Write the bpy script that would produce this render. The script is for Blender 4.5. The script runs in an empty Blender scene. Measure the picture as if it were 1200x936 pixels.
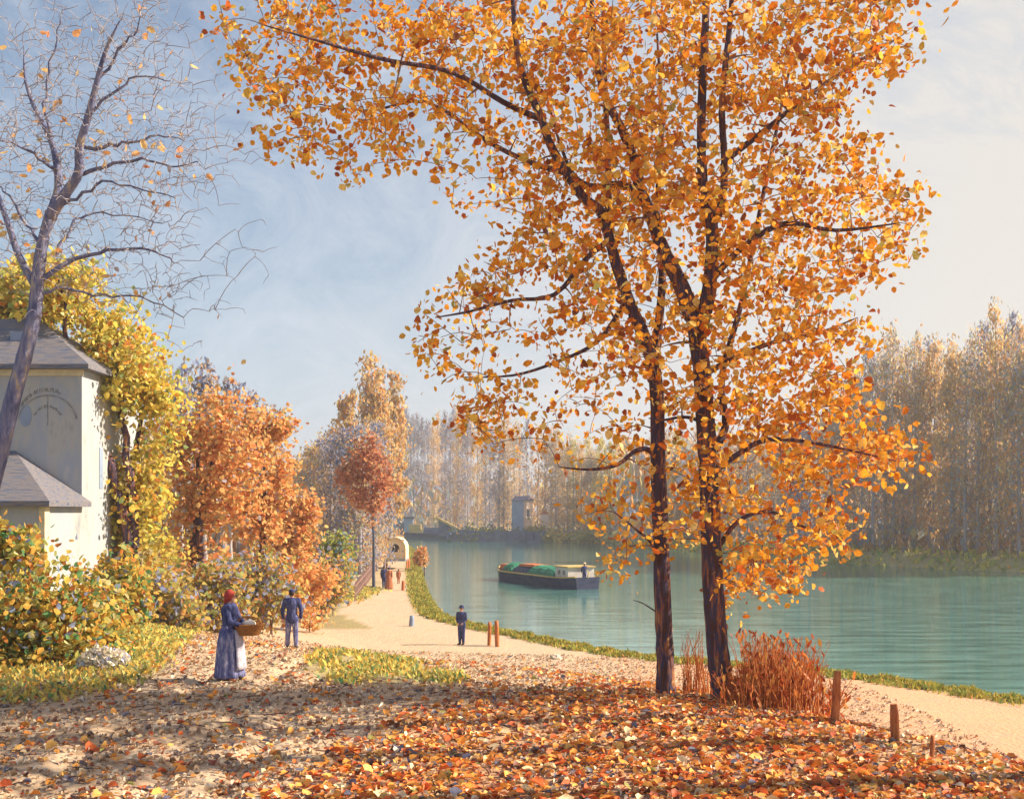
import bpy, bmesh, math, random
import numpy as np
from mathutils import Vector, Matrix
random.seed(7); rng = np.random.default_rng(7)
S = bpy.context.scene
C = S.collection
F = 1287.0; ZC = 6.4; HY = 600.0
R = math.radians
def P(px, py, Y): return np.array([(px-600)/F*Y, Y, ZC-(py-HY)/F*Y])

# ------------------------------------------------------------------ materials
def nmat(name):
    m = bpy.data.materials.new(name); m.use_nodes = True
    nt = m.node_tree; nt.nodes.clear()
    return m, nt
def surf(name, cols, scale=(1,1,1), nscale=3.0, detail=6, rough=.9, bump=.3, bscale=None, bdist=.02, attr=None, attrmix=.0, spec=.2, dist=0.0, hard=False, trans=None):
    """noise -> colour ramp -> principled, optional colour attribute multiplied/mixed in"""
    m, nt = nmat(name); N = nt.nodes; L = nt.links
    out = N.new('ShaderNodeOutputMaterial'); b = N.new('ShaderNodeBsdfPrincipled')
    b.inputs['Roughness'].default_value = rough
    b.inputs['Specular IOR Level'].default_value = spec
    tc = N.new('ShaderNodeTexCoord'); mp = N.new('ShaderNodeMapping'); mp.inputs['Scale'].default_value = scale
    L.new(tc.outputs['Object'], mp.inputs['Vector'])
    ns = N.new('ShaderNodeTexNoise'); ns.inputs['Scale'].default_value = nscale; ns.inputs['Detail'].default_value = detail
    ns.inputs['Roughness'].default_value = .65; ns.inputs['Distortion'].default_value = dist
    L.new(mp.outputs['Vector'], ns.inputs['Vector'])
    rp = N.new('ShaderNodeValToRGB'); el = rp.color_ramp.elements
    n = len(cols)
    if hard: rp.color_ramp.interpolation = 'CONSTANT'
    for i, c in enumerate(cols):
        pos = .3+.4*i/max(1, n-1) if n > 1 else 0
        if i < 2: e = el[i]; e.position = pos
        else: e = el.new(pos)
        e.color = (*c, 1)
    if n == 1: el[1].color = (*cols[0], 1)
    L.new(ns.outputs['Fac'], rp.inputs['Fac'])
    col = rp.outputs['Color']
    if attr:
        at = N.new('ShaderNodeAttribute'); at.attribute_name = attr
        mx = N.new('ShaderNodeMix'); mx.data_type = 'RGBA'; mx.inputs[0].default_value = attrmix
        L.new(col, mx.inputs[6]); L.new(at.outputs['Color'], mx.inputs[7]); col = mx.outputs[2]
    L.new(col, b.inputs['Base Color'])
    if bump:
        n2 = N.new('ShaderNodeTexNoise'); n2.inputs['Scale'].default_value = bscale or nscale*3; n2.inputs['Detail'].default_value = 5
        L.new(mp.outputs['Vector'], n2.inputs['Vector'])
        bp = N.new('ShaderNodeBump'); bp.inputs['Strength'].default_value = bump; bp.inputs['Distance'].default_value = bdist
        L.new(n2.outputs['Fac'], bp.inputs['Height']); L.new(bp.outputs['Normal'], b.inputs['Normal'])
    if trans:
        tr = N.new('ShaderNodeBsdfTranslucent'); L.new(col, tr.inputs['Color'])
        ms = N.new('ShaderNodeMixShader'); ms.inputs[0].default_value = trans
        L.new(b.outputs[0], ms.inputs[1]); L.new(tr.outputs[0], ms.inputs[2]); L.new(ms.outputs[0], out.inputs[0])
    else: L.new(b.outputs[0], out.inputs[0])
    return m
def leafmat(name, trans=.4, rough=.55, spec=.3):
    m, nt = nmat(name); N = nt.nodes; L = nt.links
    out = N.new('ShaderNodeOutputMaterial'); b = N.new('ShaderNodeBsdfPrincipled')
    b.inputs['Roughness'].default_value = rough; b.inputs['Specular IOR Level'].default_value = spec
    at = N.new('ShaderNodeAttribute'); at.attribute_name = 'col'
    tc = N.new('ShaderNodeTexCoord'); ns = N.new('ShaderNodeTexNoise'); ns.inputs['Scale'].default_value = 22; ns.inputs['Detail'].default_value = 3
    L.new(tc.outputs['Object'], ns.inputs['Vector'])
    mr = N.new('ShaderNodeMapRange'); mr.inputs[1].default_value = .3; mr.inputs[2].default_value = .7; mr.inputs[3].default_value = .72; mr.inputs[4].default_value = 1.2
    L.new(ns.outputs['Fac'], mr.inputs[0])
    mx = N.new('ShaderNodeVectorMath'); mx.operation = 'SCALE'
    L.new(at.outputs['Color'], mx.inputs[0]); L.new(mr.outputs[0], mx.inputs['Scale'])
    L.new(mx.outputs[0], b.inputs['Base Color'])
    tr = N.new('ShaderNodeBsdfTranslucent'); L.new(mx.outputs[0], tr.inputs['Color'])
    ms = N.new('ShaderNodeMixShader'); ms.inputs[0].default_value = trans
    L.new(b.outputs[0], ms.inputs[1]); L.new(tr.outputs[0], ms.inputs[2]); L.new(ms.outputs[0], out.inputs[0])
    return m
M = {}
M['leaf'] = leafmat('leaf_foliage', .42)
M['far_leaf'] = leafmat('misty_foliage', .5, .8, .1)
M['litter'] = leafmat('fallen_leaf', .15)
M['grass'] = leafmat('grass_blade', .3, .7)
M['bark'] = surf('poplar_bark', [(.02,.025,.06),(.1,.04,.02),(.05,.06,.13),(.34,.12,.04),(.5,.36,.2)], (3.5,3.5,.55), 3.2, 8, .85, .9, 9, .05, dist=.6)
M['bark_blue'] = surf('grey_bark', [(.04,.05,.14),(.12,.13,.24),(.2,.2,.3),(.5,.38,.2)], (3,3,.6), 3, 6, .85, .7, 9, .03)
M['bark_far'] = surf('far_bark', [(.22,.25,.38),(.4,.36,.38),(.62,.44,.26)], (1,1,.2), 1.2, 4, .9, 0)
M['twig'] = surf('twig_bark', [(.16,.1,.11),(.32,.2,.15)], (1,1,1), 3, 3, .9, 0)
M['twig_grey'] = surf('grey_twig_bark', [(.2,.2,.3),(.36,.32,.36),(.55,.42,.28)], (1,1,1), 3, 3, .9, 0)
M['red_stem'] = surf('red_stem', [(.22,.05,.02),(.45,.13,.03),(.6,.27,.08)], (1,1,.4), 6, 3, .7, 0)
M['post'] = surf('weathered_post_wood', [(.2,.05,.02),(.45,.15,.05),(.6,.26,.1)], (4,4,.8), 4, 6, .85, .6, 12, .02)
M['plaster'] = surf('stained_plaster', [(.22,.24,.28),(.4,.4,.4),(.32,.36,.44),(.5,.48,.43)], (1,1,.35), 1.3, 8, .9, .5, 6, .03)  # random stains; blue grey tone puts the front wall's shade into the colour
M['slate'] = surf('slate_roof', [(.07,.085,.14),(.13,.15,.22),(.22,.19,.19),(.1,.12,.18),(.17,.19,.24)], (.5,2,4), 2.2, 6, .7, .6, 5, .04)
M['trim'] = surf('dark_trim', [(.05,.06,.1),(.1,.11,.17)], (1,1,1), 3, 3, .7, .2)
M['faded'] = surf('faded_paint', [(.12,.13,.17),(.25,.25,.26),(.34,.34,.34)], (1,1,1), 5, 5, .9, 0)
M['glass'] = surf('window_glass', [(.04,.06,.1),(.12,.16,.25)], (1,1,1), 1.5, 2, .15, 0, spec=.6)
M['paleframe'] = surf('pale_frame', [(.5,.45,.33),(.7,.62,.42)], (1,1,1), 3, 3, .7, .2)
M['skin'] = surf('skin', [(.5,.26,.18),(.6,.34,.24)], (1,1,1), 6, 2, .6, 0)
M['navy'] = surf('navy_cloth', [(.015,.02,.07),(.05,.06,.17),(.13,.14,.28)], (1,1,.5), 10, 6, .95, 1.0, 8, .04)
M['blue'] = surf('blue_violet_cloth', [(.05,.06,.2),(.14,.15,.32),(.45,.42,.52)], (1,1,.3), 16, 6, .95, 1.0, 9, .04)
M['redcloth'] = surf('red_cloth', [(.35,.03,.03),(.5,.08,.06)], (1,1,1), 12, 3, .85, .3, 20, .01)
M['rustcloth'] = surf('rust_cloth', [(.35,.1,.05),(.5,.2,.1)], (1,1,1), 12, 3, .85, .3, 20, .01)
M['wicker'] = surf('wicker', [(.2,.07,.02),(.45,.18,.05),(.55,.27,.09)], (6,6,30), 6, 3, .8, .8, 10, .01)
M['white'] = surf('off_white_paint', [(.6,.55,.48),(.78,.75,.7)], (1,1,1), 2.5, 4, .7, .2, 5, .02)
M['hair'] = surf('dark_hair', [(.03,.02,.02),(.06,.04,.03)], (1,1,1), 9, 3, .7, 0)
M['hull'] = surf('hull_paint', [(.02,.025,.07),(.05,.06,.13),(.09,.08,.1)], (1,1,2), 1.5, 5, .6, .2, 5, .02)
M['tarp'] = surf('green_tarpaulin', [(.01,.09,.06),(.03,.2,.12),(.06,.3,.18)], (1,1,1), 1.6, 4, .7, .5, 3, .06)
M['rustpaint'] = surf('orange_red_paint', [(.45,.1,.04),(.6,.2,.07)], (1,1,1), 2.5, 4, .7, .2, 5, .02)
M['canvas'] = surf('yellow_canvas', [(.78,.58,.34),(.88,.74,.5)], (1,1,1), 1.6, 4, .85, .3, 5, .03)
M['pinkwood'] = surf('pink_paling_wood', [(.4,.25,.23),(.6,.4,.36)], (2,2,.5), 4, 4, .85, .2, 5, .02)
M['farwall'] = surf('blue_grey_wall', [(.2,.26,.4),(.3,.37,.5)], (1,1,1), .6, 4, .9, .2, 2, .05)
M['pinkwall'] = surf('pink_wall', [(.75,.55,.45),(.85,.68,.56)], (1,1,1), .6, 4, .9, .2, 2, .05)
M['purple_roof'] = surf('purple_slate', [(.14,.12,.2),(.24,.2,.3)], (1,1,1), .8, 4, .8, .2, 2, .05)
M['quay'] = surf('blue_grey_stone', [(.07,.09,.17),(.13,.16,.26),(.2,.22,.24)], (.4,.4,1), .8, 6, .9, .6, 1.5, .15)
M['buff'] = surf('buff_planks', [(.5,.33,.12),(.68,.5,.2)], (1,1,1), .8, 4, .85, .2, 2, .05)
M['stone'] = surf('pale_stone', [(.36,.36,.48),(.62,.5,.38),(.7,.6,.46),(.4,.42,.55)], (1,1,1), 4, 6, .9, .8, 8, .04)

# ------------------------------------------------------------------ mesh helpers
def tag(o, label=None, cat=None, group=None, kind=None):
    if label: o['label'] = label
    if cat: o['category'] = cat
    if group: o['group'] = group
    if kind: o['kind'] = kind
    return o
def link(name, me, mat=None, parent=None):
    o = bpy.data.objects.new(name, me); C.objects.link(o)
    if mat is not None and me is not None:
        me.materials.clear(); me.materials.append(mat)
    if parent: o.parent = parent
    return o
def empty(name, loc, rz=0):
    o = bpy.data.objects.new(name, None); C.objects.link(o)
    o.location = tuple(float(v) for v in loc); o.rotation_euler = (0, 0, rz); o.empty_display_size = .3
    return o
def mesh_np(name, V, Q, cols=None, smooth=False):
    """V (n,3), Q (m,4) quads"""
    me = bpy.data.meshes.new(name); V = np.asarray(V, dtype=np.float32); Q = np.asarray(Q, dtype=np.int32)
    me.vertices.add(len(V)); me.vertices.foreach_set('co', V.ravel())
    me.loops.add(Q.size); me.loops.foreach_set('vertex_index', Q.ravel())
    me.polygons.add(len(Q)); me.polygons.foreach_set('loop_start', np.arange(0, Q.size, Q.shape[1], dtype=np.int32))
    me.polygons.foreach_set('loop_total', np.full(len(Q), Q.shape[1], dtype=np.int32))
    if smooth: me.polygons.foreach_set('use_smooth', np.ones(len(Q), dtype=bool))
    me.update(calc_edges=True); me.validate()
    if cols is not None:
        a = me.color_attributes.new('col', 'FLOAT_COLOR', 'POINT')
        c4 = np.ones((len(V), 4), dtype=np.float32); c4[:, :3] = cols
        a.data.foreach_set('color', c4.ravel())
    return me
class MB:
    def __init__(s): s.v = []; s.f = []; s.sm = []
    def box(s, x0, x1, y0, y1, z0, z1, mtx=None, taper=0):
        b = len(s.v); t = taper
        pts = [(x0,y0,z0),(x1,y0,z0),(x1,y1,z0),(x0,y1,z0),(x0+t,y0+t,z1),(x1-t,y0+t,z1),(x1-t,y1-t,z1),(x0+t,y1-t,z1)]
        if mtx is not None: pts = [tuple(mtx @ Vector(p)) for p in pts]
        s.v += pts; s.f += [tuple(b+i for i in q) for q in ((0,3,2,1),(4,5,6,7),(0,1,5,4),(1,2,6,5),(2,3,7,6),(3,0,4,7))]
        s.sm += [False]*6; return s
    def poly(s, pts, faces, smooth=False):
        b = len(s.v); s.v += [tuple(p) for p in pts]; s.f += [tuple(b+i for i in q) for q in faces]; s.sm += [smooth]*len(faces); return s
    def prism(s, outline, axis, a0, a1):
        """outline list of 2D points extruded along axis ('x','y','z')"""
        n = len(outline)
        def mk(p, a):
            return {'x': (a, p[0], p[1]), 'y': (p[0], a, p[1]), 'z': (p[0], p[1], a)}[axis]
        pts = [mk(p, a0) for p in outline]+[mk(p, a1) for p in outline]
        fs = [tuple(range(n))[::-1], tuple(range(n, 2*n))]+[(i, (i+1) % n, n+(i+1) % n, n+i) for i in range(n)]
        return s.poly(pts, fs)
    def tube(s, pts, rad, n=6, caps=True, rough=0):
        pts = [np.asarray(p, dtype=float) for p in pts]; m = len(pts); b = len(s.v)
        if m < 2: return s
        T = [pts[min(i+1, m-1)]-pts[max(i-1, 0)] for i in range(m)]
        T = [t/(np.linalg.norm(t)+1e-9) for t in T]
        u = np.cross(T[0], (0, 0, 1) if abs(T[0][2]) < .9 else (1, 0, 0)); u /= np.linalg.norm(u)
        for i in range(m):
            u = u-T[i]*np.dot(u, T[i]); u /= (np.linalg.norm(u)+1e-9); w = np.cross(T[i], u)
            for k in range(n):
                a = 2*math.pi*k/n; r = rad[i]*(1+(random.uniform(-rough, rough) if rough else 0))
                s.v.append(tuple(pts[i]+(u*math.cos(a)+w*math.sin(a))*r))
        for i in range(m-1):
            for k in range(n):
                k2 = (k+1) % n
                s.f.append((b+i*n+k, b+i*n+k2, b+(i+1)*n+k2, b+(i+1)*n+k)); s.sm.append(True)
        if caps:
            s.f.append(tuple(b+k for k in range(n))[::-1]); s.f.append(tuple(b+(m-1)*n+k for k in range(n))); s.sm += [False, False]
        return s
    def lathe(s, prof, n=16, c=(0, 0, 0), fold=0, nf=0, cap=True, sy=1.0):
        b = len(s.v)
        for r, z in prof:
            for k in range(n):
                a = 2*math.pi*k/n; rr = r*(1+fold*math.cos(a*nf)) if fold else r
                s.v.append((c[0]+rr*math.cos(a), c[1]+rr*sy*math.sin(a), c[2]+z))
        for i in range(len(prof)-1):
            for k in range(n):
                k2 = (k+1) % n; s.f.append((b+i*n+k, b+i*n+k2, b+(i+1)*n+k2, b+(i+1)*n+k)); s.sm.append(True)
        if cap:
            s.f.append(tuple(b+k for k in range(n))[::-1]); s.f.append(tuple(b+(len(prof)-1)*n+k for k in range(n))); s.sm += [False, False]
        return s
    def ball(s, c, r, n=10, m=6, sc=(1, 1, 1)):
        prof = [(max(.001, math.sin(math.pi*i/m))*r, -math.cos(math.pi*i/m)*r) for i in range(m+1)]
        b = len(s.v); s.lathe(prof, n, (0, 0, 0))
        for i in range(b, len(s.v)):
            x, y, z = s.v[i]; s.v[i] = (c[0]+x*sc[0], c[1]+y*sc[1], c[2]+z*sc[2])
        return s
    def mesh(s, name):
        me = bpy.data.meshes.new(name); me.from_pydata([tuple(map(float, v)) for v in s.v], [], s.f)
        me.polygons.foreach_set('use_smooth', np.array(s.sm, dtype=bool)); me.update(); return me
    def build(s, name, mat, parent=None): return link(name, s.mesh(name), mat, parent)

# ------------------------------------------------------------------ terrain
def smooth_line(pts, k=5):
    pts = np.array(pts, float); out = []
    for i in range(len(pts)-1):
        p0 = pts[max(i-1, 0)]; p1 = pts[i]; p2 = pts[i+1]; p3 = pts[min(i+2, len(pts)-1)]
        for j in range(k):
            t = j/k
            out.append(.5*((2*p1)+(-p0+p2)*t+(2*p0-5*p1+4*p2-p3)*t*t+(-p0+3*p1-3*p2+p3)*t**3))
    out.append(pts[-1]); return np.array(out)
NEAR = smooth_line([(70,-60),(42,0),(31,14),(23,26),(16.7,35.8),(12.3,41.8),(5.9,46.3),(1.65,53),(-2.1,60),(-4.2,67.5),(-7.1,91.5),(-12.8,150),(-20,206),(-36,262),(-62,330),(-112,420),(-220,540)])
FAR = smooth_line([(260,-80),(160,0),(108,45),(76,86),(54,114),(42,133),(35,150),(28,183),(19,226),(7.5,241),(-5,245),(-15,272),(-29,320),(-57,385),(-102,480),(-200,620)])
def sdist(line, X, Y):
    X = np.asarray(X, float); Y = np.asarray(Y, float); best = np.full(X.shape, 1e9); sg = np.ones(X.shape)
    for a, b in zip(line[:-1], line[1:]):
        d = b-a; L2 = d@d; t = np.clip(((X-a[0])*d[0]+(Y-a[1])*d[1])/L2, 0, 1)
        dx = X-(a[0]+t*d[0]); dy = Y-(a[1]+t*d[1]); q = np.hypot(dx, dy); m = q < best
        cr = d[0]*dy-d[1]*dx
        best = np.where(m, q, best); sg = np.where(m, np.sign(cr), sg)
    return best*sg          # positive = left of direction (near side inland)
def sst(x, a, b):
    t = np.clip((x-a)/(b-a), 0, 1); return t*t*(3-2*t)
_ph = rng.uniform(0, 6.28, 12)
def und(X, Y):
    return (np.sin(X*.9+_ph[0]+Y*.3)*np.cos(Y*.7+_ph[1])*.5+np.sin(X*2.1+_ph[2])*np.sin(Y*1.7+_ph[3]+X*.5)*.3)
def hz(X, Y):
    X = np.asarray(X, float); Y = np.asarray(Y, float)
    d = sdist(NEAR, X, Y); f = -sdist(FAR, X, Y)
    d0 = 8+4*sst(X, 2, 9); d1 = 26-4*sst(X, -4, 6)
    z = -1.2+1.6*sst(d, -1.6, .7)+.2*sst(d, .5, 8)+2.75*sst(d, d0, d1)+.03*und(X, Y)*sst(d, 0, 4)
    z = z+.5*sst(d, 45, 120)
    for rx in (-4.05, -5.35, -3.2):      # cart ruts in the sandy track
        z = z-.1*np.exp(-((X-rx-.35*np.sin(Y*.17+1))/.16)**2)*sst(Y, 8, 10)*sst(-Y, -33, -26)
    zf = -1.2+2.7*sst(f, -1.5, 5)+.012*np.clip(f, 0, 400)
    return np.where(f > -6, np.maximum(zf, np.where(d > -2, z, -9)), z)
def hz1(x, y): return float(hz(np.array([x]), np.array([y]))[0])
def G(px, py):
    """point of the terrain seen at a pixel"""
    Y = np.geomspace(9, 500, 4000); Zr = ZC-(py-HY)/F*Y; X = (px-600)/F*Y
    h = np.maximum(hz(X, Y), 0); i = np.argmax(h >= Zr)
    return np.array([X[i], Y[i], h[i]])
def inpoly(px, py, poly):
    r = np.zeros(px.shape, bool); n = len(poly)
    for i in range(n):
        x1, y1 = poly[i]; x2, y2 = poly[(i+1) % n]
        c = ((y1 > py) != (y2 > py)) & (px < (x2-x1)*(py-y1)/((y2-y1)+1e-9)+x1)
        r ^= c
    return r
def soft_poly(X, Y, Z, poly, j=6, k=5):
    px = 600+X/np.maximum(Y, .5)*F; py = HY+(ZC-Z)/np.maximum(Y, .5)*F; acc = np.zeros(X.shape)
    for q in range(k):
        jx = rng.normal(0, j*1.6, X.shape); jy = rng.normal(0, j*.5, X.shape); acc += inpoly(px+jx, py+jy, poly)
    return acc/k*(Y > 6)
NY, NX = 430, 440
ys = np.concatenate([np.linspace(-25, 7, 25)[:-1], 7+np.geomspace(.12, 640, NY-24)-.12])
tt = np.linspace(-1, 1, NX)
GX = np.sign(tt)[None, :]*(np.abs(tt)[None, :]**1.5)*(26+np.abs(ys)[:, None]*1.05)
GY = np.repeat(ys[:, None], NX, 1)
GZ = hz(GX, GY)
D = sdist(NEAR, GX, GY); DF = -sdist(FAR, GX, GY)
ISLAND = [(355,772),(380,762),(430,766),(480,775),(535,786),(548,798),(520,801),(470,800),(410,803),(370,795)]
LEFTVERGE = [(-500,600),(120,690),(250,712),(330,704),(395,700),(432,682),(445,640),(452,640),(442,690),(418,702),(360,712),(300,722),(285,728),(225,738),(205,765),(190,785),(150,805),(60,822),(-100,835),(-900,860)]
LITTER = [(470,862),(520,822),(600,812),(700,806),(770,800),(850,812),(980,835),(1060,885),(1200,900),(2200,960),(2200,3000),(-200,3000),(330,936),(400,880)]
lv = soft_poly(GX, GY, GZ, LEFTVERGE, 5); isl = soft_poly(GX, GY, GZ, ISLAND, 4); lit = soft_poly(GX, GY, GZ, LITTER, 14)
land_n = (D > 0)&(DF < -3)
back = (GX < -.30*GY-3) & (GY > 22) | (GX < -16)
pathw = np.where(GY > 52, 5.8, 14.0)
w = np.clip((D-1.0)/.5, 0, 1)*(D < 400)
w = np.clip((D-1.0-(.5+.5*np.sin(GX*1.3+GY*.9)+.5*np.sin(GX*3.1-GY*1.7))*.35-.1*sst(GY, 42, 60))/.5, 0, 1)
grassy = np.maximum.reduce([lv, isl, 1-w, back.astype(float)])
far_in = (GY > 55)&(D > 6.3+.6*und(GX, GY)); grassy = np.maximum(grassy, far_in)
mid = (GY > 47) & (GY < 56) & (D > 12.5) & (GX < -8); grassy = np.maximum(grassy, mid*0)
Fv = np.arange(NY*0+len(ys)*NX).reshape(len(ys), NX)
sand = np.array([.56,.42,.29]); sandp = np.array([.68,.45,.31]); grs = np.array([.22,.2,.05]); soil = np.array([.5,.22,.09]); farg = np.array([.34,.33,.1])
nz = (rng.random(GX.shape)-.5)[..., None]
colr = sand[None, None]*(1+.15*nz)+0*GX[..., None]
right_pink = sst(GX, 2, 8)[..., None]; colr = colr*(1-right_pink)+np.array([.66,.36,.2])*right_pink
colr = colr*(1-lit[..., None]*.8)+soil*lit[..., None]*.8
colr = colr*(1-grassy[..., None])+grs*grassy[..., None]*(1+.3*nz)
colr = np.where((DF > -3)[..., None], farg*(1+.3*nz), colr)
V = np.stack([GX, GY, GZ], -1).reshape(-1, 3); colf = colr.reshape(-1, 3)
quads = np.stack([Fv[:-1, :-1], Fv[:-1, 1:], Fv[1:, 1:], Fv[1:, :-1]], -1).reshape(-1, 4)
g4 = grassy.reshape(-1)[quads].mean(1)+lit.reshape(-1)[quads].mean(1)*.8; near4 = (D.reshape(-1)[quads].mean(1) > .9); far4 = (DF.reshape(-1)[quads].mean(1) > -4)
is_path = (g4 < .5)&near4&~far4&(V[quads[:, 0], 1] < 300)
M['ground'] = surf('earth', [(.3,.17,.08),(.62,.42,.25),(.4,.3,.24),(.75,.6,.4)], (1,1,1), 1.6, 10, .95, 1.0, 9, .05, attr='col', attrmix=.62, dist=1.0)
def submesh(name, sel, mat, kind='structure'):
    q = quads[sel]; u, inv = np.unique(q, return_inverse=True)
    me = mesh_np(name, V[u], inv.reshape(-1, 4), colf[u], True)
    o = link(name, me, mat); o['kind'] = kind; return o
submesh('path', is_path, M['ground']); submesh('far_bank', far4, M['ground']); submesh('ground', ~is_path & ~far4, M['ground'])

# water
wm, nt = nmat('river_water'); N = nt.nodes; L = nt.links
out = N.new('ShaderNodeOutputMaterial'); b = N.new('ShaderNodeBsdfPrincipled'); tc = N.new('ShaderNodeTexCoord')
mp = N.new('ShaderNodeMapping'); mp.inputs['Scale'].default_value = (.22, 1.0, 1)
L.new(tc.outputs['Object'], mp.inputs[0])
n1 = N.new('ShaderNodeTexNoise'); n1.inputs['Scale'].default_value = 1.1; n1.inputs['Detail'].default_value = 5; L.new(mp.outputs[0], n1.inputs[0])
rp = N.new('ShaderNodeValToRGB'); rp.color_ramp.elements[0].position = .35; rp.color_ramp.elements[0].color = (.025,.12,.1,1); rp.color_ramp.elements[1].position = .65; rp.color_ramp.elements[1].color = (.15,.33,.31,1)
L.new(n1.outputs['Fac'], rp.inputs[0]); L.new(rp.outputs[0], b.inputs['Base Color'])
b.inputs['Roughness'].default_value = .05; b.inputs['IOR'].default_value = 1.33; b.inputs['Specular IOR Level'].default_value = .7
n2 = N.new('ShaderNodeTexNoise'); n2.inputs['Scale'].default_value = 2.6; n2.inputs['Detail'].default_value = 4; L.new(mp.outputs[0], n2.inputs[0])
bp = N.new('ShaderNodeBump'); bp.inputs['Strength'].default_value = .24; bp.inputs['Distance'].default_value = .07; L.new(n2.outputs['Fac'], bp.inputs['Height']); L.new(bp.outputs[0], b.inputs['Normal'])
L.new(b.outputs[0], out.inputs[0])
wb = MB(); wb.poly([(-400,-80,0),(400,-80,0),(400,650,0),(-400,650,0)], [(0,1,2,3)])
wo = wb.build('river', wm); wo['kind'] = 'structure'

# ------------------------------------------------------------------ leaves
PAL_MAIN = np.array([(.86,.35,.03),(.9,.46,.04),(.93,.6,.09),(.78,.25,.02),(.56,.13,.02),(.88,.4,.03),(.94,.72,.24),(.34,.1,.03),(.5,.46,.12),(.9,.54,.1)])
W_MAIN = np.array([20,20,14,13,7,16,8,3,3,8.])
PAL_LIT = np.array([(.84,.31,.06),(.76,.17,.04),(.9,.5,.13),(.52,.1,.03),(.9,.7,.42),(.24,.09,.06),(.86,.38,.07),(.16,.16,.24),(.34,.34,.1)])  # the few bluish leaves carry reflected sky as colour
W_LIT = np.array([20,16,12,9,8,6,18,4,2.])
PAL_YEL = np.array([(.84,.64,.13),(.7,.6,.14),(.88,.7,.18),(.54,.54,.14),(.84,.46,.1),(.32,.42,.16),(.76,.3,.08),(.88,.8,.42)])
W_YEL = np.array([20,18,12,10,7,5,3,4.])
PAL_ORG = np.array([(.88,.5,.2),(.86,.4,.15),(.86,.58,.24),(.72,.26,.1),(.8,.6,.24),(.56,.48,.22),(.58,.55,.62)])
W_ORG = np.array([20,18,14,8,6,3,3.])
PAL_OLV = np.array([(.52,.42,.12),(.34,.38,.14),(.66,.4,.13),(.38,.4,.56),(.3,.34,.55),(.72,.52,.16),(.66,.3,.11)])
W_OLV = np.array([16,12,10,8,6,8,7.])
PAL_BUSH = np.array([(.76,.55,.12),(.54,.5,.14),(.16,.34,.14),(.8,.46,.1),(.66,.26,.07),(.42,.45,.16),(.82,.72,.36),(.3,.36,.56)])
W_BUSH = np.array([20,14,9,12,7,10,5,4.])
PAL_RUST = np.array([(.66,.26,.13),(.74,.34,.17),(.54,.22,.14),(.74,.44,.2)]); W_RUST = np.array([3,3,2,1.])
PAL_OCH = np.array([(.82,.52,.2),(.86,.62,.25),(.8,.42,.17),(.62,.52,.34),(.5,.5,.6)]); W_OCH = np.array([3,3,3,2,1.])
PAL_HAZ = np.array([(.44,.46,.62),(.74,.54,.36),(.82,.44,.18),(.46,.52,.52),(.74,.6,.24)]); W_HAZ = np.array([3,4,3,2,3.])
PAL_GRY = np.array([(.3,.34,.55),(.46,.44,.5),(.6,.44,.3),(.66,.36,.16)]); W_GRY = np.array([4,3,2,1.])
PAL_GRS = np.array([(.5,.42,.06),(.34,.36,.06),(.6,.45,.1),(.2,.28,.07),(.65,.34,.08)]); W_GRS = np.array([5,5,3,3,1.])
def leaves_mesh(name, Cn, size, pal, w, up=0.0, quads2=True, elong=1.0, cup=.28, flat=False, tint=None, droop=0.0):
    n = len(Cn); Cn = np.asarray(Cn, float)
    d = rng.normal(size=(n, 3)); nr = rng.normal(size=(n, 3))
    if flat: d[:, 2] *= .22; nr = np.stack([rng.normal(0, .4, n), rng.normal(0, .4, n), np.ones(n)], -1)
    if up: d[:, 2] = np.abs(d[:, 2])*up+up
    if droop: d[:, 2] -= droop
    d /= np.linalg.norm(d, axis=1)[:, None]
    s = np.cross(d, nr); s /= np.linalg.norm(s, axis=1)[:, None]+1e-9; nn = np.cross(s, d)
    L_ = (size*rng.uniform(.6, 1.25, n))[:, None]*elong**.5; W_ = L_*rng.uniform(.3, .45, (n, 1))/elong
    cu = cup*W_*rng.uniform(.2, 1.6, (n, 1)); bend = L_*rng.uniform(-.25, .25, (n, 1))
    b0 = Cn-d*L_*.5; tip = Cn+d*L_*.5+nn*bend
    ci = rng.choice(len(pal), n, p=w/w.sum()); col = pal[ci]*rng.uniform(.75, 1.15, (n, 1))
    if tint is not None: col = col*tint
    if quads2:
        l1 = Cn-d*L_*.2-s*W_+nn*cu; l2 = Cn+d*L_*.22-s*W_*.8+nn*(cu+bend*.4)
        r1 = Cn-d*L_*.2+s*W_+nn*cu; r2 = Cn+d*L_*.22+s*W_*.8+nn*(cu+bend*.4)
        Vv = np.stack([b0, r1, r2, tip, l2, l1], 1).reshape(-1, 3); base = (np.arange(n)*6)[:, None]
        Q = np.concatenate([base+[0,1,2,3], base+[0,3,4,5]], 0); cc = np.repeat(col, 6, 0)
    else:
        Vv = np.stack([b0, Cn+s*W_, tip, Cn-s*W_], 1).reshape(-1, 3); base = (np.arange(n)*4)[:, None]
        Q = base+[0,1,2,3]; cc = np.repeat(col, 4, 0)
    return mesh_np(name, Vv, Q, cc, False)

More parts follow.
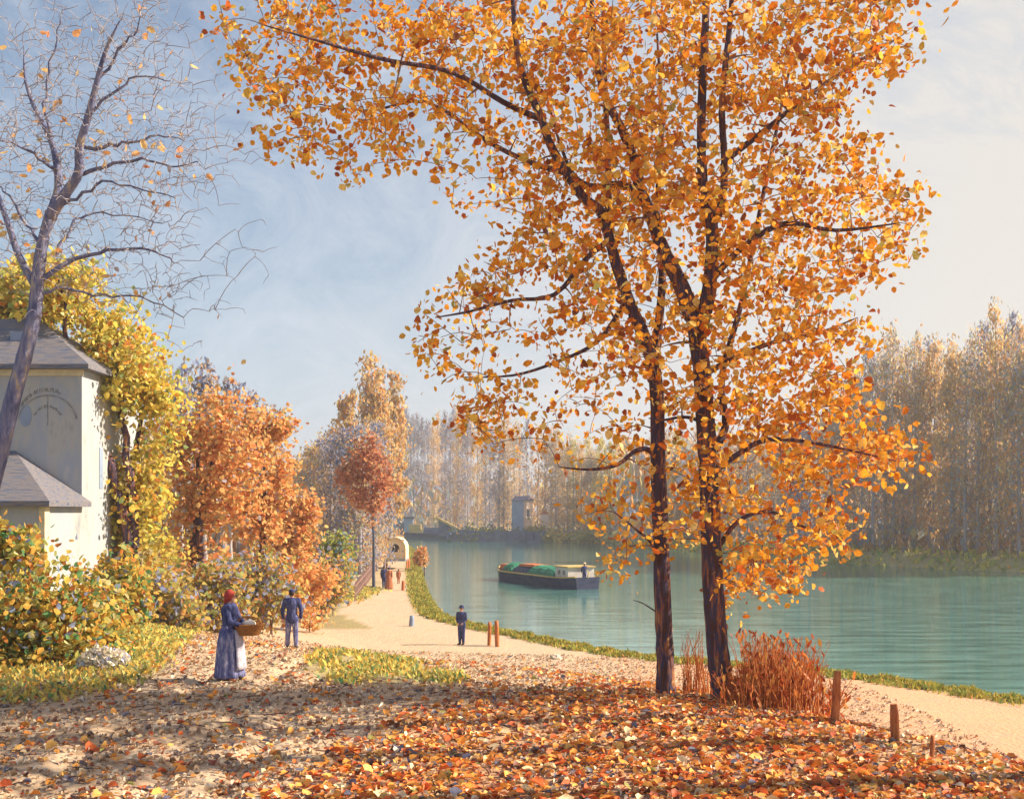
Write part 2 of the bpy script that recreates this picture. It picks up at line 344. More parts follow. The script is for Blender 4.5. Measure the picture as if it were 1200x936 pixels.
# ------------------------------------------------------------------ branch growth
class Skel:
    def __init__(s): s.p = []; s.r = []; s.t = []; s.mb = MB()
    def limb(s, pts, rads, n=10, sub=6, tag_=0, rough=.0, flare=0, cut=None, jit=0):
        q = smooth_line(np.hstack([np.array(pts, float), np.array(rads, float)[:, None]]), sub)
        P3 = q[:, :3].copy(); rr = q[:, 3]
        if jit: P3[2:-1] += rng.normal(0, jit, P3[2:-1].shape)
        s.mb.tube(P3, rr, n, True, rough)
        for a, b_ in zip(P3, rr): s.p.append(a); s.r.append(b_); s.t.append(tag_)
    def grow(s, targets, rmin=.006, k=4, minr=.02, kink=.08, n=5, upbias=.6, maxlen=99):
        o = []
        P_ = list(s.p); R_ = list(s.r); cap = len(P_)+len(targets)*(k+1)
        A = np.zeros((cap, 3)); A[:len(P_)] = np.array(P_); cnt = len(P_)
        base = np.array(P_)
        order = np.argsort([np.min(np.linalg.norm(base-t, axis=1)) for t in targets])
        for i in order:
            t = np.asarray(targets[i], float); dv = t-A[:cnt]; dist = np.linalg.norm(dv, axis=1)
            cost = dist*(1+upbias*np.clip(-dv[:, 2]/(dist+1e-6), 0, 1)); j = int(np.argmin(cost))
            if dist[j] < .05 or dist[j] > maxlen: continue
            p0 = A[j]; r0 = min(max(R_[j]*.55, rmin*1.6), .012+dist[j]*.035)
            mid = p0+(t-p0)*.5+np.array([0, 0, .12*dist[j]])+rng.normal(0, kink*dist[j], 3)
            pts = [(1-u)**2*p0+2*u*(1-u)*mid+u*u*t for u in np.linspace(0, 1, k+1)]
            rad = np.linspace(r0, rmin, k+1); s.mb.tube(pts, rad, n, False)
            for u in range(1, k+1): A[cnt] = pts[u]; R_.append(rad[u]); cnt += 1
            o.append(t)
        s.p = list(A[:cnt]); s.r = R_[:cnt]
        return o

# ------------------------------------------------------------------ the two big poplars
FULL = [(235,-60),(255,0),(268,55),(290,110),(300,165),(340,172),(385,205),(430,205),(470,195),(510,205),(545,265),(578,300),(530,325),(495,345),(483,400),(505,425),(520,470),(560,520),(600,545),(640,535),(690,585),(690,610),(720,680),(752,700),(770,640),(850,620),(850,720),(900,700),(960,690),(950,650),(990,640),(1000,600),(1010,570),(1075,545),(1060,505),(1000,470),(1020,400),(1000,345),(1060,310),(1072,270),(1100,225),(1060,215),(1020,225),(1015,170),(1000,130),(1030,100),(1080,50),(1070,0),(1060,-60)]
HOLES = [(640,520,50,45),(720,560,45,40),(600,400,28,32),(630,150,14,12),(545,170,35,10),(690,410,22,22),(740,470,20,28),(1000,150,20,14),(480,330,30,50),(640,450,30,26),(800,560,14,60),(560,250,18,18),(870,560,20,16),(780,700,40,60),(960,590,22,16),(690,505,30,26)]
def density(px, py):
    if not inpoly(np.array([px]), np.array([py]), FULL)[0]: return 0
    for hx, hy, a, b_ in HOLES:
        if ((px-hx)/a)**2+((py-hy)/b_)**2 < 1: return .12
    d = 1.0
    if px < 600: d = .72
    if px < 640 and py > 320: d = .5
    if py > 470 and px < 790: d = .5
    if py > 570 and 680 < px < 770: d = .9
    if px > 985: d = .55
    if py > 440 and px > 860: d = 1.0
    if py > 600 and px > 850: d = .95
    if px > 640 and py < 470: d = 1.15
    return d*(.3+.8*(math.sin(px*.045+py*.02+1)*math.sin(py*.06-px*.013+2) > -.25))
YL, YR = 19.8, 19.3
tl = empty('golden_poplar', (*P(780, 808, YL)[:2], hz1(*P(780, 808, YL)[:2])))
tag(tl, 'orange leaved poplar with the thinner of the two dark trunks, left one of the pair', 'tree', 'tall golden poplars on the bank')
trr = empty('golden_poplar', (*P(848, 812, YR)[:2], hz1(*P(848, 812, YR)[:2])))
tag(trr, 'orange leaved poplar with the thicker leaning trunk beside the red shrub', 'tree', 'tall golden poplars on the bank')
def PP(lst, Y, dy=0): return [P(x, y, Y+(dy*i/len(lst))) for i, (x, y) in enumerate(lst)]
sl, sr = Skel(), Skel()
bl = np.array(tl.location); br = np.array(trr.location)
def rel(lst, b_): return [np.asarray(p)-b_ for p in lst]
# left tree
tk = PP([(781,822),(780,800),(779,760),(776,680),(773,600),(771,530),(770,470),(766,425)], YL)
sl.limb(rel(tk, bl), [.22,.172,.158,.15,.142,.135,.125,.115], 14, 5, rough=.06)
sl.limb(rel(PP([(766,428),(757,400),(738,355),(724,315),(714,280),(704,248),(684,232),(664,203),(645,170),(634,138),(614,92),(604,40),(598,-60)], YL, -1.2), bl), [.13,.12,.11,.1,.095,.09,.085,.08,.075,.07,.06,.05,.03], 9, 5, rough=.05)
sl.limb(rel(PP([(712,275),(713,220),(711,150),(708,60),(706,-80)], YL, 1.2), bl), [.07,.062,.055,.045,.02], 8, 4)
sl.limb(rel(PP([(766,430),(772,380),(776,320),(770,250),(776,150),(770,40)], YL, 1.5), bl), [.09,.08,.07,.06,.05,.02], 8, 4)
sl.limb(rel(PP([(773,545),(762,528),(745,528),(722,545),(690,550),(655,547)], YL, -1), bl), [.06,.05,.042,.034,.024,.01], 7, 4)
sl.limb(rel(PP([(714,282),(690,300),(650,345),(600,352),(550,365),(510,372)], YL, -2), bl), [.055,.05,.04,.03,.022,.01], 7, 4)
sl.limb(rel(PP([(735,350),(700,400),(650,425),(600,440),(540,442)], YL, 1.6), bl), [.05,.04,.032,.024,.01], 7, 4)
sl.limb(rel(PP([(634,140),(590,120),(530,85),(450,70),(380,50),(310,30)], YL, -2.4), bl), [.06,.05,.042,.034,.026,.01], 7, 4)
sl.limb(rel(PP([(664,203),(620,190),(570,165),(500,120),(430,130),(360,120)], YL, 2.2), bl), [.055,.05,.042,.03,.022,.01], 7, 4)
sl.limb(rel(PP([(776,690),(765,640),(745,620),(720,600)], YL, -.8), bl), [.04,.03,.02,.01], 6, 4)
sl.limb(rel(PP([(774,720),(762,712),(752,706),(742,703)], YL, -.3), bl), [.02,.014,.01,.006], 5, 3)
# right tree
tk = PP([(852,830),(847,806),(842,770),(836,690),(832,600),(827,500),(822,430),(812,368)], YR)
sr.limb(rel(tk, br), [.34,.22,.195,.185,.175,.165,.155,.145], 16, 5, rough=.06)
sr.limb(rel(PP([(812,372),(796,330),(776,290),(762,250),(750,222),(742,185),(728,150),(708,110),(697,50),(690,-60)], YR, 1), br), [.16,.135,.12,.11,.1,.09,.08,.07,.055,.03], 10, 5, rough=.05)
sr.limb(rel(PP([(818,390),(830,345),(834,300),(834,262),(826,235),(822,180),(823,100),(828,0),(830,-90)], YR, -1), br), [.15,.13,.115,.105,.09,.08,.07,.06,.04], 10, 5, rough=.05)
sr.limb(rel(PP([(834,265),(846,238),(849,190),(846,120),(856,20),(862,-80)], YR, -1.6), br), [.08,.07,.06,.055,.045,.02], 8, 4)
sr.limb(rel(PP([(750,225),(725,215),(695,218),(672,204),(655,165),(640,110)], YR, 1.5), br), [.06,.05,.042,.036,.028,.01], 7, 4)
sr.limb(rel(PP([(832,330),(870,290),(920,262),(980,270),(1050,262)], YR, -2), br), [.07,.055,.045,.032,.012], 7, 4)
sr.limb(rel(PP([(848,190),(900,150),(950,110),(1010,70),(1060,40)], YR, 1.8), br), [.06,.05,.04,.03,.01], 7, 4)
sr.limb(rel(PP([(824,440),(860,420),(910,400),(960,390),(1005,372)], YR, 1.4), br), [.06,.05,.04,.03,.01], 7, 4)
sr.limb(rel(PP([(830,560),(860,535),(900,515),(960,520),(1050,540)], YR, -1.6), br), [.06,.052,.042,.03,.01], 7, 4)
sr.limb(rel(PP([(836,650),(866,610),(905,600),(950,620),(985,615)], YR, .8), br), [.05,.04,.032,.022,.01], 7, 4)
sr.limb(rel(PP([(838,690),(862,670),(890,662),(930,675)], YR, 2.2), br), [.04,.03,.022,.01], 6, 4)
sr.limb(rel(PP([(829,500),(812,490),(795,489),(778,492),(760,490)], YR, .2), br), [.045,.036,.03,.024,.01], 6, 4)
sr.limb(rel(PP([(828,540),(850,500),(846,440),(870,350),(900,200),(930,60)], YR, 2.5), br), [.08,.07,.06,.05,.04,.02], 8, 4)
def two_tone(o, nb, tw='twig'):
    o.data.materials.append(M[tw]); a = np.zeros(len(o.data.polygons), dtype=np.int32); a[nb:] = 1; o.data.polygons.foreach_set('material_index', a)
tl_t, tr_t = [], []
while len(tl_t)+len(tr_t) < 2050:
    px = random.uniform(235, 1105); py = random.uniform(-60, 725)
    if random.random() > density(px, py): continue
    cx = 770 if py > 420 else 760
    hw = 260.; dd = random.gauss(0, 1.35*(1-.5*min(1, abs(px-cx)/340)))
    left = (px < 700 and py > 200) or (px < 765 and py > 425) or (px < 600) or (px < 760 and random.random() < .35)
    p = P(px, py, (YL if left else YR)+dd)
    (tl_t if left else tr_t).append(p-(bl if left else br))
for root, sk, tg in ((tl, sl, tl_t), (trr, sr, tr_t)):
    nb = len(sk.mb.f)
    tg2 = sk.grow(tg, .005, 4, kink=.07, n=4)
    two_tone(sk.mb.build('trunk', M['bark'], root), nb)
    pts = []
    for t in tg2:
        k = random.randint(8, 17)
        pts.append(t+rng.normal(0, 1, (k, 3))*np.array([.2, .26, .16]))
    pts = np.concatenate(pts)
    link('crown', leaves_mesh('golden_leaves', pts, rng.uniform(.08, .175, len(pts)), PAL_MAIN, W_MAIN, droop=.35), M['leaf'], root)

for i, (x, y, hh, rr0) in enumerate([(11.0, 17.6, 19, .26), (10.3, 15.5, 18.5, .24), (9.9, 13.2, 18, .22), (13.6, 20.6, 20, .28)]):  # unseen poplars added to cast shadow bands over the foreground
    b = np.array([x, y, hz1(x, y)]); root = empty('golden_poplar', b); tag(root, ['narrow high crowned poplar just right of the frame beyond the stump posts','narrow high crowned poplar right of the frame level with the stump posts','narrow high crowned poplar beyond the lower right corner','tallest narrow poplar beyond the right edge towards the river'][i], 'tree', 'tall golden poplars on the bank')
    sk = Skel(); sk.limb([(0,0,-.5),(.1,0,hh*.3),(-.1,.1,hh*.6),(.1,0,hh)], [rr0,rr0*.85,rr0*.6,.05], 9, 4)
    tg = sk.grow([np.array([random.gauss(0, .55), random.gauss(0, .42), hh*random.uniform(.58, 1.05)]) for q in range(150)], .012, 4, n=4, upbias=3)
    sk.mb.build('trunk', M['bark'], root)
    pts = np.concatenate([t+rng.normal(0, .13, (22, 3)) for t in tg]); link('crown', leaves_mesh('golden_leaves', pts, .15, PAL_MAIN, W_MAIN, droop=.35), M['leaf'], root)

# ------------------------------------------------------------------ generic leafy tree
def leafy(name, base, blobs, pal, w, ntarg, nl, lsize, trunk_r, label, cat='tree', group=None, bark='bark_far', sink=.3, up=0, elong=1.0, stems=1, quads2=True, spread=.32, tint=None, lmat='leaf', lean=(0, 0), crownname='crown', trunkname='trunk'):
    """blobs: (x,y,z,rx,ry,rz) relative to base"""
    b0 = np.array(base, float); root = empty(name, b0); tag(root, label, cat, group)
    sk = Skel(); top = max(b[2]+b[5]*.6 for b in blobs)
    for i in range(stems):
        a = random.uniform(0, 6.28); off = np.array([math.cos(a), math.sin(a), 0])*(.25*stems*.5 if stems > 1 else 0)
        bl_ = blobs[i % len(blobs)]; tx, ty = bl_[0]+random.gauss(0, .2)*bl_[3], bl_[1]+random.gauss(0, .2)*bl_[4]
        zt = bl_[2]+bl_[5]*.6
        pts = [off+[0, 0, -sink], off+[lean[0]*.1, lean[1]*.1, zt*.25], [off[0]+tx*.35, off[1]+ty*.35, zt*.5], [tx*.8, ty*.8, zt*.78], [tx, ty, zt]]
        sk.limb(pts, [trunk_r*1.3, trunk_r, trunk_r*.75, trunk_r*.45, trunk_r*.15], 7, 4, jit=trunk_r*.3)
    tg = []; vol = np.array([b[3]*b[4]*b[5] for b in blobs])**.8; vol = vol/vol.sum()
    for i in range(ntarg):
        b = blobs[rng.choice(len(blobs), p=vol)]
        v = rng.normal(size=3); v /= np.linalg.norm(v); v *= random.random()**.45
        tg.append(np.array([b[0]+v[0]*b[3], b[1]+v[1]*b[4], b[2]+v[2]*b[5]]))
    tg = sk.grow(tg, trunk_r*.05, 3, kink=.1, n=3)
    sk.mb.build(trunkname, M[bark], root)
    sp = np.mean([b[3] for b in blobs])*spread
    pts = np.concatenate([t+rng.normal(0, 1, (max(1, int(nl/ntarg)), 3))*sp*random.uniform(.5, 1.1) for t in tg])
    gz = hz(pts[:, 0]+b0[0], pts[:, 1]+b0[1])-b0[2]; pts = pts[pts[:, 2] > gz+.02]
    link(crownname, leaves_mesh(name+'_leaves', pts, lsize, pal, w, up=up, elong=elong, quads2=quads2, tint=tint), M['far_leaf'] if lmat == 'leaf' else M[lmat], root)
    return root
def copy_thing(src, loc, rz=0, sc=1.0, label=None, scz=None):
    c = src.copy(); C.objects.link(c); c.location = tuple(map(float, loc)); c.rotation_euler = (0, 0, rz); c.scale = (sc, sc, scz or sc)
    if label: c['label'] = label
    for ch in src.children:
        k = ch.copy(); C.objects.link(k); k.parent = c
    return c
def bx(px, Y): x = (px-600)/F*Y; return np.array([x, Y, hz1(x, Y)])
def blobpx(base, lst, Y, ry=None):
    o = []
    for (px, py, rx, rz) in lst:
        c = P(px, py, Y)-base; s = Y/F; o.append((c[0], random.uniform(-.3, .3)*rx*s, c[2], rx*s, (ry or rx*.8)*s, rz*s))
    return o
# big yellow-green tree by the house
b = bx(152, 39); leafy('yellow_tree', b, blobpx(b, [(90,350,48,42),(150,430,58,60),(175,490,42,70),(155,580,38,70),(60,345,34,28),(170,660,38,50),(120,400,50,50)], 39), PAL_YEL, W_YEL, 230, 9500, .21, .2, 'large yellow green tree leaning over the right side of the pale house', stems=3, spread=.3, bark='bark')
b = bx(20, 46); leafy('yellow_tree', b, blobpx(b, [(20,360,40,45),(55,345,40,40),(-20,380,50,60)], 46), PAL_YEL, W_YEL, 200, 4500, .3, .24, 'orange yellow tree crown showing above the house roof behind the bare tree', stems=2, bark='bark')
b = bx(235, 50); leafy('orange_tree', b, blobpx(b, [(230,510,45,40),(260,490,45,40),(225,580,45,50),(270,560,50,50),(225,650,36,45),(200,520,25,40)], 50), PAL_ORG, W_ORG, 260, 5600, .25, .17, 'big orange tree with loose crown and thin dark trunk right of the yellow green tree', stems=3, spread=.3, bark='bark')
b = bx(310, 54); leafy('orange_tree', b, blobpx(b, [(305,505,34,26),(320,560,30,36),(300,610,36,40),(330,500,16,18)], 54), PAL_ORG, W_ORG, 150, 3200, .26, .13, 'smaller orange tree leaning right over the grass beside the big orange one', stems=2, spread=.3, bark='bark')
b = bx(352, 62); leafy('orange_tree', b, blobpx(b, [(352,605,22,28),(345,640,26,26)], 62), PAL_ORG, W_ORG, 110, 2400, .32, .1, 'low round orange tree at the right end of the orange trees', stems=2, bark='bark')
b = bx(438, 84); leafy('rust_tree', b, blobpx(b, [(432,540,22,18),(410,556,17,18),(447,570,17,22),(428,518,15,12),(422,582,16,14),(440,595,10,14)], 84), PAL_RUST, W_RUST, 110, 2300, .32, .11, 'rust red tree with thin curved dark trunk beside the towpath fence', spread=.42, bark='trim')
# tall ochre pair
b = bx(436, 135); leafy('ochre_poplar', b, blobpx(b, [(436,460,18,50),(440,500,24,50),(434,560,24,50)], 135), PAL_OCH, W_OCH, 170, 3600, .5, .25, 'tallest hazy ochre poplar standing behind the rust red tree', up=1.2, elong=1.6, spread=.26)
b = bx(458, 140); leafy('ochre_poplar', b, blobpx(b, [(460,470,14,36),(462,520,17,50),(460,570,18,45)], 140), PAL_OCH, W_OCH, 140, 2800, .5, .22, 'hazy ochre poplar just right of the tallest one', up=1.2, elong=1.6, spread=.26)
b = bx(405, 125); leafy('ochre_poplar', b, blobpx(b, [(407,475,13,20),(405,520,17,40),(405,580,18,40)], 125), PAL_OCH, W_OCH, 120, 2400, .5, .2, 'orange tinted poplar left of the tallest hazy one', up=1.2, elong=1.6, spread=.26)
# grey bare tops behind the orange trees
for i, (px, top, Y) in enumerate([(212,430,75),(240,425,78),(270,440,80),(295,455,85),(318,470,88)]):
    b = bx(px, Y); r0 = leafy('grey_tree', b, blobpx(b, [(px,top+30,14,30),(px,top+90,18,50)], Y), PAL_GRY, W_GRY, 90, 1100, .38, .16, ['pale grey violet tree top behind the yellow green tree, leftmost of the row','pale grey tree top rising behind the big orange crown, second of the row','pale grey tree top at the middle of the row behind the orange crown','grey violet tree top behind the right half of the orange crown','lowest grey tree top at the right end of the row behind the orange trees'][i], group='grey trees behind the orange ones', up=1, elong=1.5, quads2=False)

# ------------------------------------------------------------------ slender poplars (woods)
def poplar_proto(h, pal, w, seed, nl=2100):
    root = empty('slender_poplar', (0, 0, -50)); tag(root, 'x', 'tree', 'x')
    sk = Skel(); sk.limb([(0,0,-.4),(.1,0,h*.3),(-.05,.1,h*.6),(0,0,h*.97)], [.24,.18,.12,.03], 6, 4)
    tg = []
    for i in range(84):
        z = h*random.uniform(.05, 1.0)**.85; rr = (1.7*(1-(z/h)**7)+.3)*random.random()**.5; a = random.uniform(0, 6.28)
        tg.append(np.array([rr*math.cos(a), rr*math.sin(a), z]))
    tg = sk.grow(tg, .02, 3, upbias=3.0, kink=.03, n=3)
    sk.mb.build('trunk', M['bark_far'], root)
    pts = np.concatenate([t+rng.normal(0, 1, (nl//84, 3))*[.32, .32, .8] for t in tg])
    link('crown', leaves_mesh('poplar_leaves', pts, .4, pal, w, up=1.6, elong=2.2, quads2=False, cup=.1), M['far_leaf'], root)
    return root
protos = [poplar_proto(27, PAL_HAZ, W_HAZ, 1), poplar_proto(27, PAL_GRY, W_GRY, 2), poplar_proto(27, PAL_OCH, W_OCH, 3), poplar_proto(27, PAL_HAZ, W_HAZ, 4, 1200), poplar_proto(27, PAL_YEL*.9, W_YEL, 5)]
used = [False]*len(protos)
def put(k, x, y, h, label, group):
    if hz1(x, y) < .5: return
    o_loc = (x, y, hz1(x, y)-.1); s = h/27
    if not used[k]: 
        o = protos[k]; used[k] = True; o.location = o_loc; o.rotation_euler.z = random.uniform(0, 6); o.scale = (1, 1, s)
    else: o = copy_thing(protos[k], o_loc, random.uniform(0, 6), random.uniform(.85, 1.1), scz=s)
    o['label'] = label; o['group'] = group
def topy(px):   # tree-top line of the right wood
    xs = [840, 960, 1000, 1020, 1050, 1080, 1110, 1140, 1165, 1200, 1300]; t = [500, 480, 440, 400, 385, 370, 400, 395, 355, 378, 390]
    return float(np.interp(px, xs, t))
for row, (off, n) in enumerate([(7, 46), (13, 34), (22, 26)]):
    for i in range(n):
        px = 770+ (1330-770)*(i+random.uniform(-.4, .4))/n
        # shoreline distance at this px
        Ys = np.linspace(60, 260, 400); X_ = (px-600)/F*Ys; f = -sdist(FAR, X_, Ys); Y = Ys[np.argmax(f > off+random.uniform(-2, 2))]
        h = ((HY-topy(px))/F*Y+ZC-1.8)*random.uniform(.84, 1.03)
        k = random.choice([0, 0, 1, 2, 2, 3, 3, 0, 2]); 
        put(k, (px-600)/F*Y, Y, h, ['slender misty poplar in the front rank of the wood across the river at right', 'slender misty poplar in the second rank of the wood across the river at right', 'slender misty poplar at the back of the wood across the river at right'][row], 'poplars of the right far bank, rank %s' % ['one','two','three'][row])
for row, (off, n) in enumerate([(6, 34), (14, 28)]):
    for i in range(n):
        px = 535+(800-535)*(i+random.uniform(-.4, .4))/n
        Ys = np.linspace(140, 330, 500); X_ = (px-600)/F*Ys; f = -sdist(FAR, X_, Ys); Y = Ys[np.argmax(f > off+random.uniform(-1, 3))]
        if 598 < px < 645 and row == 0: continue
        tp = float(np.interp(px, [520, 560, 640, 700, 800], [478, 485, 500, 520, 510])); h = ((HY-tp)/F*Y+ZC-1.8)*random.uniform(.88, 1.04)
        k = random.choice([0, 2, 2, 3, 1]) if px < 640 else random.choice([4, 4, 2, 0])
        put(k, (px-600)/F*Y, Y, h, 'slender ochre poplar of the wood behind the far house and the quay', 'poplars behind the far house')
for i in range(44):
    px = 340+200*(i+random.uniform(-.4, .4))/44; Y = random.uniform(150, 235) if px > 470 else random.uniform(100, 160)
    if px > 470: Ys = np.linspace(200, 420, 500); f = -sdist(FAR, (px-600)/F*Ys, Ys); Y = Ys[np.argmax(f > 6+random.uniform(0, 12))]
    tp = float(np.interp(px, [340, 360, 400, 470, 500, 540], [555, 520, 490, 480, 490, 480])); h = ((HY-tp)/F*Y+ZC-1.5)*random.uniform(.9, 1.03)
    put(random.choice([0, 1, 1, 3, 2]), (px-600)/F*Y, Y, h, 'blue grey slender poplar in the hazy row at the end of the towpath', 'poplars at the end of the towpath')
for k, u in enumerate(used):
    if not u:
        for ch in list(protos[k].children): bpy.data.objects.remove(ch)
        bpy.data.objects.remove(protos[k])

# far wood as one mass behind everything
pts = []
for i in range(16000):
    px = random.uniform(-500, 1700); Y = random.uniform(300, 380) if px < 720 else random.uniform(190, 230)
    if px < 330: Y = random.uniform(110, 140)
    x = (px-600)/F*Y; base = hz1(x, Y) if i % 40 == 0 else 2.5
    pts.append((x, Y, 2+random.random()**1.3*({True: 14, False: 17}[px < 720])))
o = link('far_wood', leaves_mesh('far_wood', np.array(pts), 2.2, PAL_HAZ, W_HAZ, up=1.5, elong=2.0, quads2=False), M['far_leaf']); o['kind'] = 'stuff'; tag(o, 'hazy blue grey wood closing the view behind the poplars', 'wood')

# ------------------------------------------------------------------ shrubs
def shrub(px, py, Y, rx, rz, pal, w, nl, ls, label, stems=4, **kw):
    b = bx(px, Y); gy = HY+(ZC-b[2])/Y*F; return leafy('shrub', b, blobpx(b, [(px, py, rx, rz), (px, (py+gy)/2+rz*.1, rx*.85, max(rz*.5, (gy-py)*.5)), (px-rx*.4, py+rz*.3, rx*.7, rz*.7), (px+rx*.45, py+rz*.35, rx*.65, rz*.65)], Y), pal, w, max(40, nl//30), nl, ls, .03, label, 'shrub', stems=stems, crownname='foliage', trunkname='stems', spread=.3, bark='twig', **kw)
shrub(45, 715, 22.5, 70, 75, PAL_BUSH, W_BUSH, 5200, .15, 'large yellow green leafy bush in front of the low house wing at the left edge')
shrub(10, 635, 23.5, 34, 34, PAL_BUSH, W_BUSH, 1500, .17, 'taller leafy bush top beside the blue wall at the far left edge')
shrub(105, 740, 24.5, 48, 50, PAL_BUSH, W_BUSH, 3200, .16, 'ochre leafy bush behind the pale boulder')
shrub(140, 690, 31, 38, 45, PAL_BUSH, W_BUSH, 2600, .18, 'ochre bush at the foot of the yellow green tree')
shrub(195, 705, 36, 44, 38, PAL_OLV, W_OLV, 3200, .2, 'olive and violet shrub left of the woman with the basket')
shrub(250, 690, 40, 42, 36, PAL_OLV, W_OLV, 3000, .2, 'violet tinged shrub directly behind the woman with the basket')
shrub(305, 680, 46, 42, 32, PAL_OLV, W_OLV, 2800, .22, 'olive shrub between the woman and the standing man')
shrub(350, 675, 52, 40, 28, PAL_ORG, W_ORG, 2600, .24, 'russet shrub just behind the head of the standing man')
shrub(380, 668, 62, 32, 30, PAL_OLV, W_OLV, 2200, .26, 'olive green mound of shrub left of the pink fence')
shrub(390, 640, 74, 24, 20, PAL_OLV*np.array([.8,1.1,.9]), W_OLV, 1600, .28, 'green rounded shrub below the rust red tree')
shrub(492, 650, 112, 8, 14, PAL_ORG, W_ORG, 800, .3, 'orange bush on the bank right of the yellow wagon')
shrub(598, 744, 53.5, 5, 6, PAL_OLV*.5, W_OLV, 160, .12, 'small dark tuft on the bank right of the two orange posts', stems=3)
for i, (px, py, rx, rz, Y) in enumerate([(545,626,18,7,238),(575,625,20,8,240),(605,627,18,7,243),(628,622,14,9,243),(655,630,18,6,236),(690,630,22,8,226)]):
    shrub(px, py, Y, rx, rz, PAL_OLV*np.array([.45,.6,.8]) if i < 3 else PAL_YEL*.7, W_OLV if i < 3 else W_YEL, 900, .6, ['dark blue green bush at the left end of the quay','dark bush on the middle of the quay','dark bush on the quay left of the far house','green bush in front of the far house','low green bush right of the far house','yellowing waterside bush right of the pink hut'][i])  # first three palettes darkened and blued as vegetation in shade

# ------------------------------------------------------------------ bare tree at left
b = bx(-75, 17); root = empty('bare_tree', b); tag(root, 'nearly bare leaning tree with blue grey trunk at the left edge', 'tree')
sk = Skel(); Y = 17
def rr_(l, dy=0): return rel(PP(l, Y, dy), b)
sk.limb(rr_([(-78,845),(-60,760),(-30,640),(0,530),(14,470),(28,420),(40,370),(45,320),(50,285),(60,248)]), [.2,.155,.14,.13,.122,.115,.105,.095,.085,.08], 12, 5, rough=.05)
sk.limb(rr_([(60,250),(68,222),(66,190),(58,160),(42,130),(30,95),(28,60)], .8), [.08,.065,.055,.045,.035,.025,.01], 8, 4)
sk.limb(rr_([(58,255),(76,228),(92,203),(93,172),(104,135),(114,95),(124,60),(140,25)], -.8), [.09,.078,.07,.062,.052,.042,.03,.01], 8, 4)
sk.limb(rr_([(44,340),(22,300),(12,270),(0,235),(-15,180),(-25,120)], 1), [.07,.055,.05,.04,.03,.01], 7, 4)
for l, r0 in [([(93,172),(120,172),(150,168),(185,160),(215,165)],.035),([(94,205),(125,195),(165,185),(200,195),(232,190)],.035),([(62,245),(90,232),(120,215),(165,220),(205,232)],.03),([(46,330),(75,310),(105,298),(150,290),(182,297),(208,308)],.045),([(44,345),(80,340),(120,345),(165,350),(215,372)],.03),([(104,135),(130,110),(160,90),(200,95)],.028),([(66,200),(45,185),(20,170),(0,165)],.03),([(50,290),(30,260),(8,225),(-10,215)],.03),([(66,300),(78,275),(95,255),(130,250),(190,262)],.028),([(114,95),(140,60),(155,40),(165,20)],.025),([(60,160),(52,110),(62,60),(72,20)],.025)]:
    sk.limb(rr_(l, random.uniform(-1.5, 1.5)), np.linspace(r0, .008, len(l)), 6, 4, jit=.02)
nb = len(sk.mb.f)
tg = []
nodes = [(p, q) for p, q in zip(sk.p, sk.r) if q < .06]
while len(tg) < 1300:
    p, q = random.choice(nodes); tg.append(p+np.array([random.gauss(.1, .34), random.gauss(0, .34), random.gauss(.16, .26)])*random.uniform(.4, 1.5))
tg = sk.grow(tg, .0045, 4, kink=.07, n=3, upbias=.5)
ax0 = P(55, 300, Y)-b; t2 = []
for i in range(3200):
    p = random.choice(tg); dr = p-ax0; dr[2] = max(dr[2], 0)*.6; dr /= np.linalg.norm(dr)+1e-6
    t2.append(p+dr*random.uniform(.1, .5)+rng.normal(0, .08, 3))
sk.grow(t2, .0032, 3, kink=.05, n=3, upbias=.3); two_tone(sk.mb.build('trunk', M['bark_blue'], root), nb, 'twig_grey')
pts = np.concatenate([t+rng.normal(0, .09, (1, 3)) for t in tg if random.random() < .1])
link('crown', leaves_mesh('last_leaves', pts, .12, PAL_ORG, W_ORG, elong=1.4), M['leaf'], root)

# ------------------------------------------------------------------ red shrub and posts
b = bx(915, 18.4); root = empty('red_shrub', b); tag(root, 'upright shrub of bare rust red stems right of the thick trunk', 'shrub')
mb = MB(); pts = []
for i in range(420):
    px = random.gauss(912, 34) if i % 5 else random.uniform(852, 975); px = min(980, max(850, px)); Yb = 18.4+random.gauss(0, .55)
    x = (px-600)/F*Yb; z0 = hz1(x, Yb)-.05; h = random.uniform(.35, 1.0)*(1.35 if 870 < px < 960 else .75); lx = random.gauss(0, .12)+(px-912)*.002; ly = random.gauss(0, .12)
    p = [np.array([x+lx*t*t+random.gauss(0, .01), Yb+ly*t*t, z0+h*t])-b for t in np.linspace(0, 1, 5)]
    mb.tube(p, np.linspace(.011, .004, 5), 3, False); pts += [p[j]+rng.normal(0, .02, 3) for j in (2, 3, 4) if random.random() < .6]
    if random.random() < .5: q = [p[2], p[2]+[random.gauss(0, .08), random.gauss(0, .08), h*.2], p[2]+[random.gauss(0, .14), random.gauss(0, .14), h*.38]]; mb.tube(q, [.007, .005, .003], 3, False)
mb.build('stems', M['red_stem'], root)
PAL_RS = np.array([(.5,.13,.03),(.62,.22,.05),(.35,.07,.02),(.7,.38,.1)]); W_RS = np.array([3,3,2,1.])
link('foliage', leaves_mesh('red_shrub_leaves', np.array(pts), .1, PAL_RS, W_RS, up=1.2, elong=2.2), M['leaf'], root)
